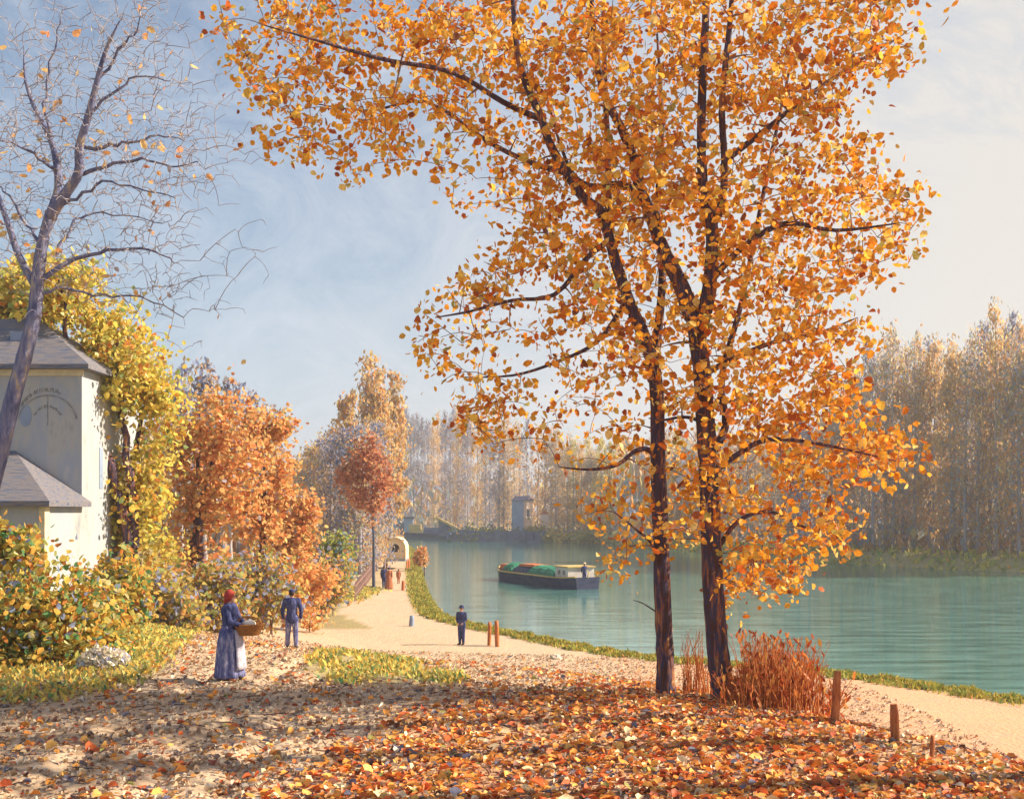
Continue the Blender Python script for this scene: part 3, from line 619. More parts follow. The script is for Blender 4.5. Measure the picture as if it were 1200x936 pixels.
# thinner red stems between the trunks
b = bx(815, 20.5); root = empty('red_shrub', b); tag(root, 'sparse knee high red stems growing between the two dark trunks', 'shrub'); mb = MB()
for i in range(70):
    px = random.uniform(800, 835); Yb = 20.5+random.gauss(0, .3); x = (px-600)/F*Yb; z0 = hz1(x, Yb)-.05; h = random.uniform(.5, 1.3)
    p = [np.array([x+random.gauss(0, .015)*i2, Yb, z0+h*i2/4])-b for i2 in range(5)]; mb.tube(p, np.linspace(.01, .004, 5), 3, False)
mb.build('stems', M['red_stem'], root)
def post(px, py, Y, h, r, label, mat='post', lean=.03, grp=None, name='wooden_post'):
    b = bx(px, Y); mb = MB(); n = 9; prof = []
    pts = [(lean*t, 0, -.25+(h+.25)*t) for t in np.linspace(0, 1, 6)]
    mb.tube(pts, [r*1.05, r, r*1.02, r*.97, r*.95, r*.8], n, True, .08)
    o = mb.build(name, M[mat], None); o.location = tuple(map(float, b)); tag(o, label, 'post', grp); return o
post(977, 0, 16.6, .80, .065, 'tallest rust brown stump post at the right foot of the red shrub', lean=.06, grp='stump posts on the terrace edge')
post(1050, 0, 14.9, .52, .06, 'middle rust brown stump post on the edge above the path', lean=-.03, grp='stump posts on the terrace edge')
post(1091, 0, 13.6, .30, .028, 'smallest thin stump post near the lower right corner', lean=.02, grp='stump posts on the terrace edge')
post(573, 0, 48.5, 1.05, .085, 'left one of the two orange mooring posts beside the river man', grp='orange mooring posts')
post(583, 0, 48.2, 1.15, .1, 'right one of the two orange mooring posts beside the river man', grp='orange mooring posts', lean=-.05)
post(482, 0, 57, .55, .13, 'short blue grey bollard in the middle of the towpath', mat='farwall')
post(472, 0, 84, .75, .12, 'short orange bollard by the walking couple', mat='rustpaint')

# boulder
b = bx(122, 21.5); bm = bmesh.new(); bmesh.ops.create_icosphere(bm, subdivisions=4, radius=.5)
from mathutils import noise as mn
for v in bm.verts:
    k = 1+.35*mn.noise(v.co*2.3)+.12*mn.noise(v.co*6); v.co *= k; v.co.x *= 1.15; v.co.z *= .62
me = bpy.data.meshes.new('stone'); bm.to_mesh(me); bm.free()
root = empty('pale_tuft', (*map(float, b[:2]), float(b[2]))); tag(root, 'low pale cream and lilac tuft of dry foliage at the foot of the left bushes', 'plant')
v_ = rng.normal(size=(900, 3)); v_ /= np.linalg.norm(v_, axis=1)[:, None]; v_[:, 2] = np.abs(v_[:, 2]); v_ = v_*rng.random((900, 1))**.4*np.array([.52, .4, .36])
mb = MB()
for q in v_[::12]: mb.tube([(0,0,-.05), q*.5+[0,0,.06], q], [.008,.006,.003], 3, False)
mb.build('stems', M['twig_grey'], root)
link('foliage', leaves_mesh('tuft', v_+[0,0,.05], .13, np.array([(.85,.75,.55),(.8,.7,.6),(.55,.58,.8),(.7,.62,.3),(.88,.84,.76)]), np.array([4,3,2,1,3.]), elong=1.8), M['grass'], root)  # lilac leaves put the tuft's blue shadow into its colours
o = link('stone', me.copy(), M['stone']); bb = G(652, 772); o.location = (*map(float, bb[:2]), float(bb[2]+.05)); o.scale = (.4, .4, .5); tag(o, 'small pale stone on the sandy path near the river bank', 'stone')

# ------------------------------------------------------------------ house
hb = np.array([-14.1, 36., hz1(-14.1, 36.)]); root = empty('house', hb); tag(root, 'tall pale plastered house with slate roof and low slate roofed wing behind the bare tree', 'house')
def zz(py, Y): return ZC-(py-HY)/F*Y-hb[2]
W0, DP, ZT = -9.5, 5.5, zz(428, 36)
MB().box(W0, 0, 0, DP, -1, ZT).build('wall', M['plaster'], root)
MB().box(W0-.02, .06, -.06, .0-.003, ZT-.35, ZT-.02).build('cornice', M['paleframe'], root)
rm = MB(); e = .35; zr = ZT+2.0
rm.poly([(W0-e,-e,ZT+.003),(e,-e,ZT+.003),(e,DP+e,ZT+.003),(W0-e,DP+e,ZT+.003),(W0+2.6,DP/2,zr),(-2.6,DP/2,zr),(W0-e,-e,ZT-.14),(e,-e,ZT-.14),(e,DP+e,ZT-.14),(W0-e,DP+e,ZT-.14)], [(0,1,5,4),(1,2,5),(2,3,4,5),(3,0,4),(6,7,1,0),(7,8,2,1),(8,9,3,2),(9,6,0,3),(9,8,7,6)])
rf = rm.build('roof', M['slate'], root)
MB().box(-2.9,-2.3,1.2,1.8,ZT+.5,ZT+1.3).build('dormer', M['farwall'], rf)
# arch moulding + painted marks (weathered, unreadable in the picture)
cx, cz, ra = (56-600)/F*36+14.1, zz(497, 36), .95
am = MB()
for i in range(22):
    a0, a1 = math.pi*(.06+.88*i/22), math.pi*(.06+.88*(i+1)/22)
    am.poly([(cx-ra*math.cos(a), y, cz+ra*math.sin(a)*.98) for a in (a0, a1) for y in (-.03, .01)]+[(cx-(ra+.035)*math.cos(a), y, cz+(ra+.035)*math.sin(a)*.98) for a in (a0, a1) for y in (-.03, .01)], [(0,2,6,4),(0,1,3,2),(4,6,7,5),(1,5,7,3),(0,4,5,1),(2,3,7,6)])
am.build('arch_moulding', M['faded'], root)
lm = MB()
def marks(r, a0, a1, n, h, skip=()):
    for i in range(n):
        if i in skip: continue
        a = a0+(a1-a0)*i/(n-1); x, z = cx-r*math.cos(a), cz+r*math.sin(a)*.98; th = math.pi/2-a
        mt = Matrix.Translation((x, -.006, z)) @ Matrix.Rotation(th, 4, 'Y')
        k = i % 4; w = h*.34
        lm.box(-w, -w+.03, -.004, .004, 0, h, mt)
        if k in (0, 2): lm.box(w-.03, w, -.004, .004, 0, h, mt)
        if k in (1, 3): lm.box(-w+.032, w, -.004, .004, 0, .03, mt)
        if k in (0, 1): lm.box(-w+.032, w-.032, -.004, .004, h-.03, h, mt)
        if k in (2,): lm.box(-w+.032, w-.032, -.004, .004, h*.45, h*.45+.03, mt)
marks(ra+.14, R(35), R(112), 16, .13, (5,)); lm.build('lettering', M['faded'], root)
lm = MB(); marks(.55, R(35), R(145), 11, .1); lm.build('lettering', M['faded'], root)
MB().box(cx-.012, cx+.012, -.01, .01, cz-.05, cz+ra-.03).build('wall_seam', M['faded'], root)
ov = MB(); nn = 20; px0 = (30-600)/F*36+14.1; pz = zz(487, 36)
ov.prism([(px0+.2*math.cos(t), pz+.36*math.sin(t)) for t in np.linspace(0, 2*math.pi, nn, endpoint=False)], 'y', -.02, .02); ov.build('oval_window', M['farwall'], root)
MB().box(.002,.02,1.5,1.8,ZT-4.0,ZT-2.6).build('side_window', M['farwall'], root)
# annexe (lean-to wing)
zt1, ze = zz(528, 36), zz(583, 33); ax = 0.02
an = MB(); an.box(W0, ax, -3, -.01, -1, ze-.01); an.build('wing_wall', M['plaster'], root)
ar = MB(); o_ = .3
ar.poly([(W0-.2,0-.005,zt1),(ax-2.2,-.005,zt1),(ax+o_,-3-o_,ze-.1),(W0-.2,-3-o_,ze-.1),(ax+o_,-.005,ze-.1),(W0-.2,-.005,ze-.26),(ax+o_,-.005,ze-.26),(ax+o_,-3-o_,ze-.26),(W0-.2,-3-o_,ze-.26)], [(0,3,2,1),(1,2,4),(3,8,7,2),(2,7,6,4),(5,6,7,8),(0,1,4,6,5),(0,5,8,3)])
ar.build('wing_roof', M['slate'], root)
wf = MB().box(-6.2,-5.0,-3.06,-3.003,zz(665,33),zz(600,33)).build('window', M['paleframe'], root)
MB().box(-6.08,-5.12,-3.075,-3.062,zz(662,33),zz(603,33)).build('pane', M['glass'], wf)
MB().box(ax-.12,ax+.06,-3.05,-2.7,-1,ze-.27).build('corner_pilaster', M['paleframe'], root)

# far house, hut, quay, shed
b = np.array([*((px_ := (614-600)/F*250), 250.)][:2]+[2.2]) if False else np.array([(612-600)/F*250, 250., 2.0])
root = empty('far_house', b, R(-48)); tag(root, 'small far house with blue shaded front, pink lit side and purple roof', 'house')
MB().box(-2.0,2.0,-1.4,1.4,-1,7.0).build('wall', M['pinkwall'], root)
MB().box(-2.0,2.0,-1.45,-1.403,-1,7.0).build('front_wall', M['farwall'], root)  # sheet coloured blue for the shaded front, walls pink for sunlight
MB().prism([(-1.8,7.0),(1.8,7.0),(0,8.1)], 'x', -2.3, 2.3).build('roof', M['purple_roof'], root)
MB().box(2.003,2.03,-.4,.4,3.4,5).build('window', M['glass'], root)
b = np.array([(638-600)/F*246, 246., 1.8]); root = empty('hut', b); tag(root, 'small pink riverside hut right of the far house', 'hut')
MB().box(-.9,.9,-.9,.9,-1,4.2).build('wall', M['pinkwall'], root); MB().prism([(-1.1,4.2),(1.1,4.2),(0,5.1)], 'y', -1.1, 1.1).build('roof', M['rustpaint'], root)
def alongbox(name, p0, p1, w, z0, z1, mat, label, cat):
    d = np.array(p1)-np.array(p0); Ln = float(np.hypot(*d)); a = math.atan2(d[1], d[0]); o = MB()
    k = 14
    for i in range(k): o.box(Ln*i/k, Ln*(i+1)/k-.02, -w/2+random.uniform(-.3, .3), w/2, z0, z1+random.uniform(-.25, .25), None, .05)
    o = o.build(name, mat); o.location = (float(p0[0]), float(p0[1]), 0); o.rotation_euler.z = a; tag(o, label, cat); return o
alongbox('stone_quay', ((531-600)/F*237, 237), ((640-600)/F*239, 239), 2.5, -.5, 2.4, M['quay'], 'long dark blue grey stone quay along the far shore', 'quay')  # dark blue block stands in for bank vegetation in shade
b = np.array([(470-600)/F*300, 300., 1.2]); root = empty('boathouse', b); tag(root, 'low grey boathouse with flat dark blue roof at the bend of the river', 'building')
MB().box(-3.4,3.2,-2,3,-1.5,3.4).build('wall', M['farwall'], root); MB().box(-3.7,3.6,-2.3,3.3,3.4,4.0).build('roof', M['trim'], root); MB().box(-1,1,-2.05,-2.003,-1,2.2).build('door', M['glass'], root)
b = np.array([(490-600)/F*296, 296., 1.6]); root = empty('moored_barge', np.array([(503-600)/F*275, 275., 0])); tag(root, 'dark moored barge with buff wheelhouse beside the boathouse', 'barge')
hm = MB(); st = [(-6.5,.3,1.6),(-5.5,1.3,1.3),(0,1.7,1.1),(5.5,1.5,1.2),(7,.5,1.8)]
pp = []; 
for x, w_, h_ in st: pp += [(x,-w_,h_),(x,w_,h_),(x*.95,w_*.7,-.4),(x*.95,-w_*.7,-.4)]
fs = [(0,1,2,3)[::-1], (16,17,18,19)]
for i in range(4): q = i*4; fs += [(q,q+4,q+5,q+1),(q+1,q+5,q+6,q+2),(q+2,q+6,q+7,q+3),(q+3,q+7,q+4,q)]
hm.poly(pp, fs); hm.build('hull', M['hull'], root); MB().box(-5,-2,-1.1,1.1,1.1,3.4).build('wheelhouse', M['buff'], root); MB().box(-1.5,4.5,-1.2,1.2,1.1,2.6,None,.3).build('hatch_cover', M['quay'], root)
b = np.array([(528-600)/F*262, 262., 1.5]); root = empty('shed', b); tag(root, 'low shed with long sloping yellow roof above the quay', 'shed')
MB().prism([(-2.8,-.9),(3.8,-.9),(3.8,-.3),(-2.8,3.0)], 'y', -1.2, 2.2).build('wall', M['quay'], root)
MB().prism([(-3.1,3.15),(4.3,-.4),(4.3,-.1),(-3.1,3.75)], 'y', -2.2, 2.6).build('roof', M['buff'], root)

# ------------------------------------------------------------------ working barge
pA, pB = np.array([-.8, 106.5]), np.array([6.3, 91.2]); dv = pB-pA; LB = float(np.hypot(*dv)); ang = math.atan2(dv[1], dv[0])
root = empty('barge', (*pA, 0), ang); tag(root, 'dark blue cargo barge with green tarpaulin and white stern cabin on the open river', 'barge')
hm = MB(); st = []
for t in np.linspace(0, 1, 13):
    w_ = 1.75*min(1, (math.sin(min(1, t/.16)*math.pi/2)))*(1-.35*max(0, (t-.86)/.14)); w_ = max(w_, .12); h_ = .85+.5*max(0, 1-t/.2)**2+.15*max(0, (t-.8)/.2)**2; st.append((t*LB, w_, h_))
pp = []
for x, w_, h_ in st: pp += [(x,-w_,h_),(x,-w_*.85,-.5),(x,w_*.85,-.5),(x,w_,h_)]
fs = [(0,1,2,3), tuple(48+i for i in (3,2,1,0))]
for i in range(12): q = i*4; fs += [(q,q+4,q+5,q+1),(q+1,q+5,q+6,q+2),(q+2,q+6,q+7,q+3),(q+3,q+7,q+4,q)]
hm.poly(pp, fs); hull = hm.build('hull', M['hull'], root)
rl = MB()
for sgn in (-1, 1): rl.tube([(x, sgn*w_, h_+.03) for x, w_, h_ in st], [.08]*13, 5)
rl.build('rubbing_strake', M['buff'], root)
def cover(name, x0, x1, w_, z0, h_, mat, seg=10):
    m_ = MB(); n = 8; b0 = []
    for i in range(seg+1):
        x = x0+(x1-x0)*i/seg; e_ = min(1, min(i, seg-i)/1.2+.35)
        for k in range(n+1): a = math.pi*k/n; b0.append((x, -w_*math.cos(a), z0+h_*e_*math.sin(a)**.7*(1+.12*math.sin(i*1.9))))
    f_ = [(i*(n+1)+k, (i+1)*(n+1)+k, (i+1)*(n+1)+k+1, i*(n+1)+k+1) for i in range(seg) for k in range(n)]+[tuple(range(n+1))[::-1], tuple(seg*(n+1)+k for k in range(n+1))]
    m_.poly(b0, f_); return m_.build(name, mat, root)
cover('tarpaulin', 8.0, 13.2, 1.45, .85, .75, M['tarp']); cover('hatch_cover', 4.6, 7.8, 1.35, .85, .6, M['trim'])
cover('tarpaulin', 2.6, 4.4, 1.3, .95, .65, M['tarp']); 
MB().box(1.2,2.5,-1.0,1.0,1.0,1.5,None,.1).build('deck_box', M['rustpaint'], root); MB().box(5.0,8.4,-.8,.8,1.46,1.66,None,.1).build('hatch_board', M['rustpaint'], root)
cb = MB().box(13.4,15.7,-1.25,1.25,.8,1.75).build('cabin', M['white'], root); MB().box(13.25,15.85,-1.35,1.35,1.753,1.86).build('cabin_roof', M['buff'], cb)
for x in (13.9, 14.8): MB().box(x,x+.4,-1.29,-1.253,1.15,1.5).build('window', M['glass'], cb)
MB().tube([(16.7,0,.6),(17.0,0,1.4),(16.6,0,1.6)], [.07,.06,.05], 6).build('tiller', M['buff'], root)

# ------------------------------------------------------------------ people
def remesh(mb, vox, smooth=2):
    me = mb.mesh('tmp'); o = bpy.data.objects.new('tmp', me); C.objects.link(o)
    m = o.modifiers.new('r', 'REMESH'); m.mode = 'VOXEL'; m.voxel_size = vox; m.use_smooth_shade = True
    s_ = o.modifiers.new('s', 'SMOOTH'); s_.iterations = smooth; s_.factor = .5
    bpy.context.view_layer.update(); ev = o.evaluated_get(bpy.context.evaluated_depsgraph_get()); r = bpy.data.meshes.new_from_object(ev)
    bpy.data.objects.remove(o); bpy.data.meshes.remove(me); return r
def cap(mb, p0, p1, r0, r1, n=10):
    p0 = np.array(p0, float); p1 = np.array(p1, float); d = p1-p0; L_ = np.linalg.norm(d); d /= L_; pts = []; rad = []
    for a in (90, 60, 30): pts.append(p0-d*r0*math.sin(R(a))*.98); rad.append(max(.002, r0*math.cos(R(a))))
    pts += [p0, p1]; rad += [r0, r1]
    for a in (30, 60, 90): pts.append(p1+d*r1*math.sin(R(a))*.98); rad.append(max(.002, r1*math.cos(R(a))))
    mb.tube(pts, rad, n)
def chain(mb, pts, rads):
    for i in range(len(pts)-1): cap(mb, pts[i], pts[i+1], rads[i], rads[i+1])
def person(base, rz, h, label, arms, feet=((-.11,.0),(.11,.0)), knees=None, top='navy', bottom='navy', head='cap', skirt=None, vox=.012, group=None, headcol='navy', skirtcol='blue'):
    """faces +y locally; arms: ((elbowL,wristL),(elbowR,wristR)) in a 1.72 m figure"""
    root = empty('person', base, rz); root.scale = (h/1.72,)*3; tag(root, label, 'person', group)
    mb = MB(); hips = [(-.09, 0, .93), (.09, 0, .93)]; sh = [(-.185, 0, 1.41), (.185, 0, 1.41)]
    cap(mb, (0,0,.95), (0,.01,1.12), .135, .12); cap(mb, (0,.01,1.12), (0,.0,1.34), .12, .15); cap(mb, (-.12,0,1.38), (.12,0,1.38), .085, .085); cap(mb, (0,0,1.42), (0,.015,1.53), .058, .052)
    mb.ball((0,.02,1.615), .1, 14, 10, (.8,.95,1.12)); mb.ball((0,.115,1.6), .018, 8, 6, (.8,1.1,1.4)); cap(mb, (0,.07,1.53), (0,.085,1.54), .035, .03)
    for s in (-1, 1): mb.ball((s*.082,.01,1.605), .022, 8, 6, (.5,.8,1.3))
    cap(mb, (-.018,.108,1.562), (.018,.108,1.562), .009, .009)
    for i, s in ((0, -1), (1, 1)):
        el, wr = arms[i]; chain(mb, [sh[i], el, wr], [.055, .043, .03])
        fx, fy = feet[i]; kn = (knees[i] if knees else ((hips[i][0]+fx)/2, fy*.5+.02, .49))
        chain(mb, [hips[i], kn, (fx, fy, .09)], [.088, .06, .04]); cap(mb, (fx, fy-.03, .045), (fx+s*.02, fy+.16, .035), .042, .032)
        d = np.array(wr)-np.array(el); d /= np.linalg.norm(d); sd = np.cross(d, (0, 0, 1) if abs(d[2]) < .9 else (0, 1, 0)); sd /= np.linalg.norm(sd); up = np.cross(sd, d)
        w0 = np.array(wr); pm = w0+d*.08; cap(mb, w0, pm, .028, .032)
        for k in range(4):
            o_ = sd*(-.03+.02*k); l_ = (.055, .07, .065, .048)[k]
            chain(mb, [w0+d*.07+o_, w0+d*(.07+l_*.6)+o_*1.15-up*.006, w0+d*(.07+l_)+o_*1.15-up*.028], [.0095, .009, .008])
        chain(mb, [w0+d*.03-sd*.025, w0+d*.065-sd*.052-up*.012, w0+d*.095-sd*.05-up*.026], [.011, .01, .009])
    link('body', remesh(mb, min(vox, .009), 1), M['skin'], root)
    for s in (-1, 1): MB().ball((s*.034,.109,1.625), .011, 8, 6).build('eye', M['hair'], root)
    jk = MB(); cap(jk, (0,0,.93), (0,.01,1.12), .165, .15); cap(jk, (0,.01,1.12), (0,0,1.34), .15, .175); cap(jk, (-.14,0,1.39), (.14,0,1.39), .095, .095)
    cap(jk, (-.05,0,.86), (.05,0,.86), .15, .15)
    for i in (0, 1): el, wr = arms[i]; chain(jk, [sh[i], el, tuple(np.array(wr)-(np.array(wr)-np.array(el))*.1)], [.078, .062, .05])
    link('jacket', remesh(jk, vox, 3), M[top], root)
    if skirt:
        sk_ = MB(); sk_.lathe([(.15,1.06),(.17,1.0),(.215,.9),(.25,.7),(.28,.4),(.31,.12),(.325,.04),(.3,.035),(.2,.3),(.12,.8)], 48, (0,0,0), .06, 9, False, .92)
        link('skirt', sk_.mesh('skirt'), M[skirtcol], root)
        ap = MB(); 
        prof = []
        for z in np.linspace(.98, .2, 10):
            rr0 = np.interp(z, [.1, .4, .7, .9, 1.0], [.33, .3, .27, .235, .19])
            for a in np.linspace(R(48), R(132), 9): prof.append((rr0*1.06*math.cos(a), rr0*1.0*math.sin(a)+.012, z))
        ap.poly(prof, [(i*9+k, i*9+k+1, (i+1)*9+k+1, (i+1)*9+k) for i in range(9) for k in range(8)], True); ao = ap.build('apron', M['aproncloth'], root)
        sol = ao.modifiers.new('t', 'SOLIDIFY'); sol.thickness = .012; sol.offset = 1
    else:
        tr = MB(); cap(tr, (-.05,0,.93), (.05,0,.93), .13, .13)
        for i in (0, 1):
            fx, fy = feet[i]; kn = (knees[i] if knees else ((hips[i][0]+fx)/2, fy*.5+.02, .49)); chain(tr, [hips[i], kn, (fx, fy, .12)], [.108, .082, .066])
        link('trousers', remesh(tr, vox, 2), M[bottom], root)
    for i in (0, 1):
        fx, fy = feet[i]; s_ = MB(); cap(s_, (fx, fy-.04, .05), (fx+(.02 if i else -.02), fy+.17, .04), .052, .042); cap(s_, (fx, fy, .05), (fx, fy, .13), .05, .055); link('shoe', remesh(s_, .012, 1), M['hair'], root)
    if head == 'cap':
        k_ = MB(); k_.ball((0,.01,1.68), .105, 16, 8, (.92,1.05,.62)); cap(k_, (-.04,.1,1.675), (.04,.1,1.675), .018, .018); link('cap', remesh(k_, .008, 1), M[headcol], root)
        MB().ball((0,-.015,1.63), .098, 14, 8, (.86,.92,1.0)).build('hair', M['hair'], root)
    elif head == 'hat':
        k_ = MB(); k_.lathe([(.16,1.665),(.17,1.675),(.1,1.69),(.095,1.77),(.07,1.79),(.002,1.795)], 20); k_.build('hat', M[headcol], root); MB().ball((0,-.015,1.63), .098, 14, 8, (.86,.92,1.0)).build('hair', M['hair'], root)
    elif head == 'scarf':
        k_ = MB(); k_.ball((0,-.002,1.635), .115, 16, 10, (.92,.95,1.12)); cap(k_, (0,-.05,1.56), (0,-.09,1.46), .06, .03); sc = link('headscarf', remesh(k_, .009, 1), M[headcol], root)
    else: MB().ball((0,-.015,1.64), .105, 14, 8, (.9,.95,1.05)).build('hair', M['hair'], root)
    return root
M['aproncloth'] = surf('patterned_apron', [(.3,.3,.45),(.62,.6,.66),(.4,.36,.5),(.7,.66,.66)], (1,1,1), 22, 3, .9, .3, 20, .01)
wb_ = G(269, 795); RZ = -R(98)
wp = person(wb_, RZ, 1.60, 'woman in red headscarf, dark blue jacket and long violet skirt holding a brown basket', (((-.26,.1,1.14),(-.12,.32,1.06)),((.26,.1,1.14),(.13,.32,1.06))), feet=((-.09,-.02),(.09,.1)), head='scarf', headcol='redcloth', skirt=True, vox=.011)
# basket held in her hands
s_ = 1.60/1.72; off = Vector((0, .40, .88))*s_; off.rotate(Matrix.Rotation(RZ, 3, 'Z')); root = empty('wicker_basket', np.array(wb_)+np.array(off), RZ+R(90)); tag(root, 'brown oval wicker basket held in front of the woman in the red headscarf', 'basket')
bk = MB()
for i in range(7):
    pr = .13+.012*i; bk.tube([(1.35*pr*math.cos(a), pr*math.sin(a), .03*i) for a in np.linspace(0, 2*math.pi, 25)], [.018]*25, 6)
bk.lathe([(.12,-.01),(.14,.02),(.18,.19),(.165,.19),(.13,.03),(.01,.02)], 24, (0,0,0), cap=False, sy=.75); bk.build('body', M['wicker'], root)
bh = MB(); bh.tube([(.24*math.cos(a), 0, .17+.16*math.sin(a)) for a in np.linspace(0, math.pi, 14)], [.014]*14, 6); bh.build('handle', M['wicker'], root)
cl = MB(); cl.ball((0,0,0), .12, 14, 8, (1.1,.7,.55)); co = cl.build('cloth_bundle', M['white']); co.location = (root.location.x, root.location.y, root.location.z+.2); tag(co, 'white cloth bundle lying in the brown basket', 'cloth')
person(bx(342, 29.5), R(8), 1.58, 'man in dark cap and blue work clothes standing with feet apart on the track', (((-.27,-.03,1.13),(-.25,.04,.88)),((.27,-.03,1.13),(.25,.04,.88))), feet=((-.13,.03),(.12,-.03)), top='navy', bottom='blue', vox=.013)
person(bx(541, 48.5), R(160), 1.68, 'dark clad man standing alone at the water edge left of the orange posts', (((-.22,.02,1.13),(-.12,.16,1.0)),((.22,.02,1.13),(.12,.16,1.0))), feet=((-.08,.0),(.08,.02)), top='navy', bottom='navy', head='hat', vox=.016)
person(bx(450, 86), R(0), 1.72, 'dark blue clad walker on the left of the distant towpath couple', (((-.24,.0,1.13),(-.22,.08,.88)),((.24,0,1.13),(.22,-.04,.88))), feet=((-.09,.12),(.09,-.12)), vox=.02)
person(bx(456, 85), R(0), 1.68, 'red clad walker on the right of the distant towpath couple', (((-.24,.0,1.13),(-.22,.08,.88)),((.24,0,1.13),(.22,-.04,.88))), feet=((-.09,-.08),(.09,.1)), top='rustcloth', head='cap', skirt=True, skirtcol='rustcloth', vox=.02)
person(bx(467, 92), R(10), 1.2, 'child in rust coloured clothes walking ahead of the couple towards the wagon', (((-.24,.0,1.13),(-.22,.08,.88)),((.24,0,1.13),(.22,-.04,.88))), feet=((-.09,-.08),(.09,.1)), top='rustcloth', bottom='rustcloth', head='hair', vox=.02)
t = .86; hx, hy = pA+dv*t*1.06; person((float(pA[0]+dv[0]*.965), float(pA[1]+dv[1]*.965), .45), ang+R(90), 1.7, 'dark clad boatman standing at the tiller of the cargo barge', (((-.24,.06,1.13),(-.16,.2,1.0)),((.24,.06,1.13),(.16,.2,1.0))), head='hat', headcol='canvas', vox=.02)
tag(bpy.data.objects['barge'], None)

# ------------------------------------------------------------------ wagon
b = bx(465, 116); root = empty('covered_wagon', b);  tag(root, 'pale yellow canvas covered wagon seen from behind at the end of the towpath', 'wagon')
cv = MB(); n = 12; o1 = []
prof = [(1.1*math.cos(a), 2.1+1.25*math.sin(a)) for a in np.linspace(0, math.pi, n)]
out_ = [(1.1,1.05)]+prof+[(-1.1,1.05)]; inn = [(x*.93, 1.05+(z-1.05)*.95) for x, z in out_]; k = len(out_)
pp = [(x,y,z) for y in (-1.6, 1.8) for x, z in out_]+[(x,y,z) for y in (-1.6, 1.8) for x, z in inn]
fs = [(i, i+1, k+i+1, k+i) for i in range(k-1)]+[(2*k+i, 3*k+i, 3*k+i+1, 2*k+i+1) for i in range(k-1)]+[(i, 2*k+i, 2*k+i+1, i+1) for i in range(k-1)]+[(k+i, k+i+1, 3*k+i+1, 3*k+i) for i in range(k-1)]
cv.poly(pp, fs); cv.build('cover', M['canvas'], root)
fl = MB(); ring = [(x*.97, z) for x, z in inn]; hol = [(.42*math.cos(a), 2.15+.5*math.sin(a)) for a in np.linspace(0, math.pi, k-2)]; hol = [(.42,1.8)]+hol+[(-.42,1.8)]
fl.poly([(x,-1.5,z) for x, z in ring]+[(x,-1.5,z) for x, z in hol], [(i, i+1, k+i+1, k+i) for i in range(k-1)]+[(0, k, 2*k-1, k-1)]); fl.build('back_curtain', M['canvas'], root)
MB().box(-1,1,-1.3,-1.25,1.2,3.1,None,.15).build('inner_shade', M['hair'], root)
MB().box(-1.05,1.05,-1.7,2.0,.85,1.04).build('bed', M['farwall'], root)
for sx in (-1.2, 1.2):
    for yy in (-1.0, 1.2):
        wh = MB(); wh.tube([(sx, yy+.5*math.cos(a), .52+.5*math.sin(a)) for a in np.linspace(0, 2*math.pi, 21)], [.05]*21, 6)
        for q in range(8): a = q*math.pi/4; wh.tube([(sx,yy,.52),(sx,yy+.48*math.cos(a),.52+.48*math.sin(a))], [.03,.025], 4)
        wh.build('wheel', M['rustpaint'], root)

# ------------------------------------------------------------------ paling fence
p0, p1 = G(416, 704)[:2], G(441, 668)[:2]; b = np.array([*p0, hz1(*p0)]); root = empty('paling_fence', b); tag(root, 'pinkish wooden paling fence along the left side of the towpath', 'fence')
pm = MB(); rmb = MB(); n = 46
for i in range(n):
    q = p0+(p1-p0)*i/(n-1); z = hz1(*q)-b[2]; hgt = 1.25+random.uniform(-.1, .1); x, y = q-p0
    MB().box(x-.05, x+.05, y-.02, y+.02, z-.1, z+hgt, None, .008).build('paling', M['pinkwood'], root)
for hh in (.4, .95): rmb.tube([(*(p0+(p1-p0)*t-p0), hz1(*(p0+(p1-p0)*t))-b[2]+hh) for t in np.linspace(0, 1, 12)], [.035]*12, 4)
rmb.build('rail', M['pinkwood'], root)

# ------------------------------------------------------------------ grass (stuff)
def scatter(n, fn, xr, yr, pw=1.0):
    X_ = rng.uniform(*xr, n); Y_ = yr[0]+(yr[1]-yr[0])*rng.random(n)**pw; Z_ = hz(X_, Y_); m = fn(X_, Y_, Z_); return np.stack([X_[m], Y_[m], Z_[m]], 1)
A = []
q = rng.integers(0, len(NEAR)-1, 120000); t_ = rng.random(120000)[:, None]; pt = NEAR[q]*(1-t_)+NEAR[q+1]*t_; dl = NEAR[q+1]-NEAR[q]; nrm = np.stack([-dl[:, 1], dl[:, 0]], 1); nrm /= np.linalg.norm(nrm, axis=1)[:, None]
pt = pt+nrm*np.abs(rng.beta(1.2, 2.2, (120000, 1))*1.7)*(1.3-.2*sst(pt[:, 1:2], 40, 60)); m = (pt[:, 1] > 18)&(pt[:, 1] < 210); pt = pt[m]
Gp = np.column_stack([pt, hz(pt[:, 0], pt[:, 1])]); cl_ = np.sin(Gp[:, 0]*2.3+Gp[:, 1]*.7)*np.sin(Gp[:, 1]*3.1-Gp[:, 0])+rng.normal(0, .5, len(Gp)); keep = cl_ > -.3; Gp = Gp[keep]; cl_ = cl_[keep]; szs = (.14+.0006*Gp[:, 1])*np.clip(.75+.45*cl_, .35, 1.7); Gp[:, 2] += szs*.35
o = link('bank_grass', leaves_mesh('bank_grass', Gp, szs, PAL_GRS, W_GRS, up=1.2, quads2=False, elong=2.2), M['grass']); o['kind'] = 'stuff'; tag(o, 'yellow green grass strip along the near river bank', 'grass')
def soft(X_, Y_, Z_, poly, j): return soft_poly(X_, Y_, Z_, poly, j, 1) > .5
Gi = scatter(160000, lambda x, y, z: soft(x, y, z, ISLAND, 3), (-14, 0), (18, 48)); Gi[:, 2] += .04
Gl = scatter(420000, lambda x, y, z: soft(x, y, z, LEFTVERGE, 4) & (x < -.02*y), (-34, 0), (17, 85), 1.1)[:70000]; Gl[:, 2] += .06
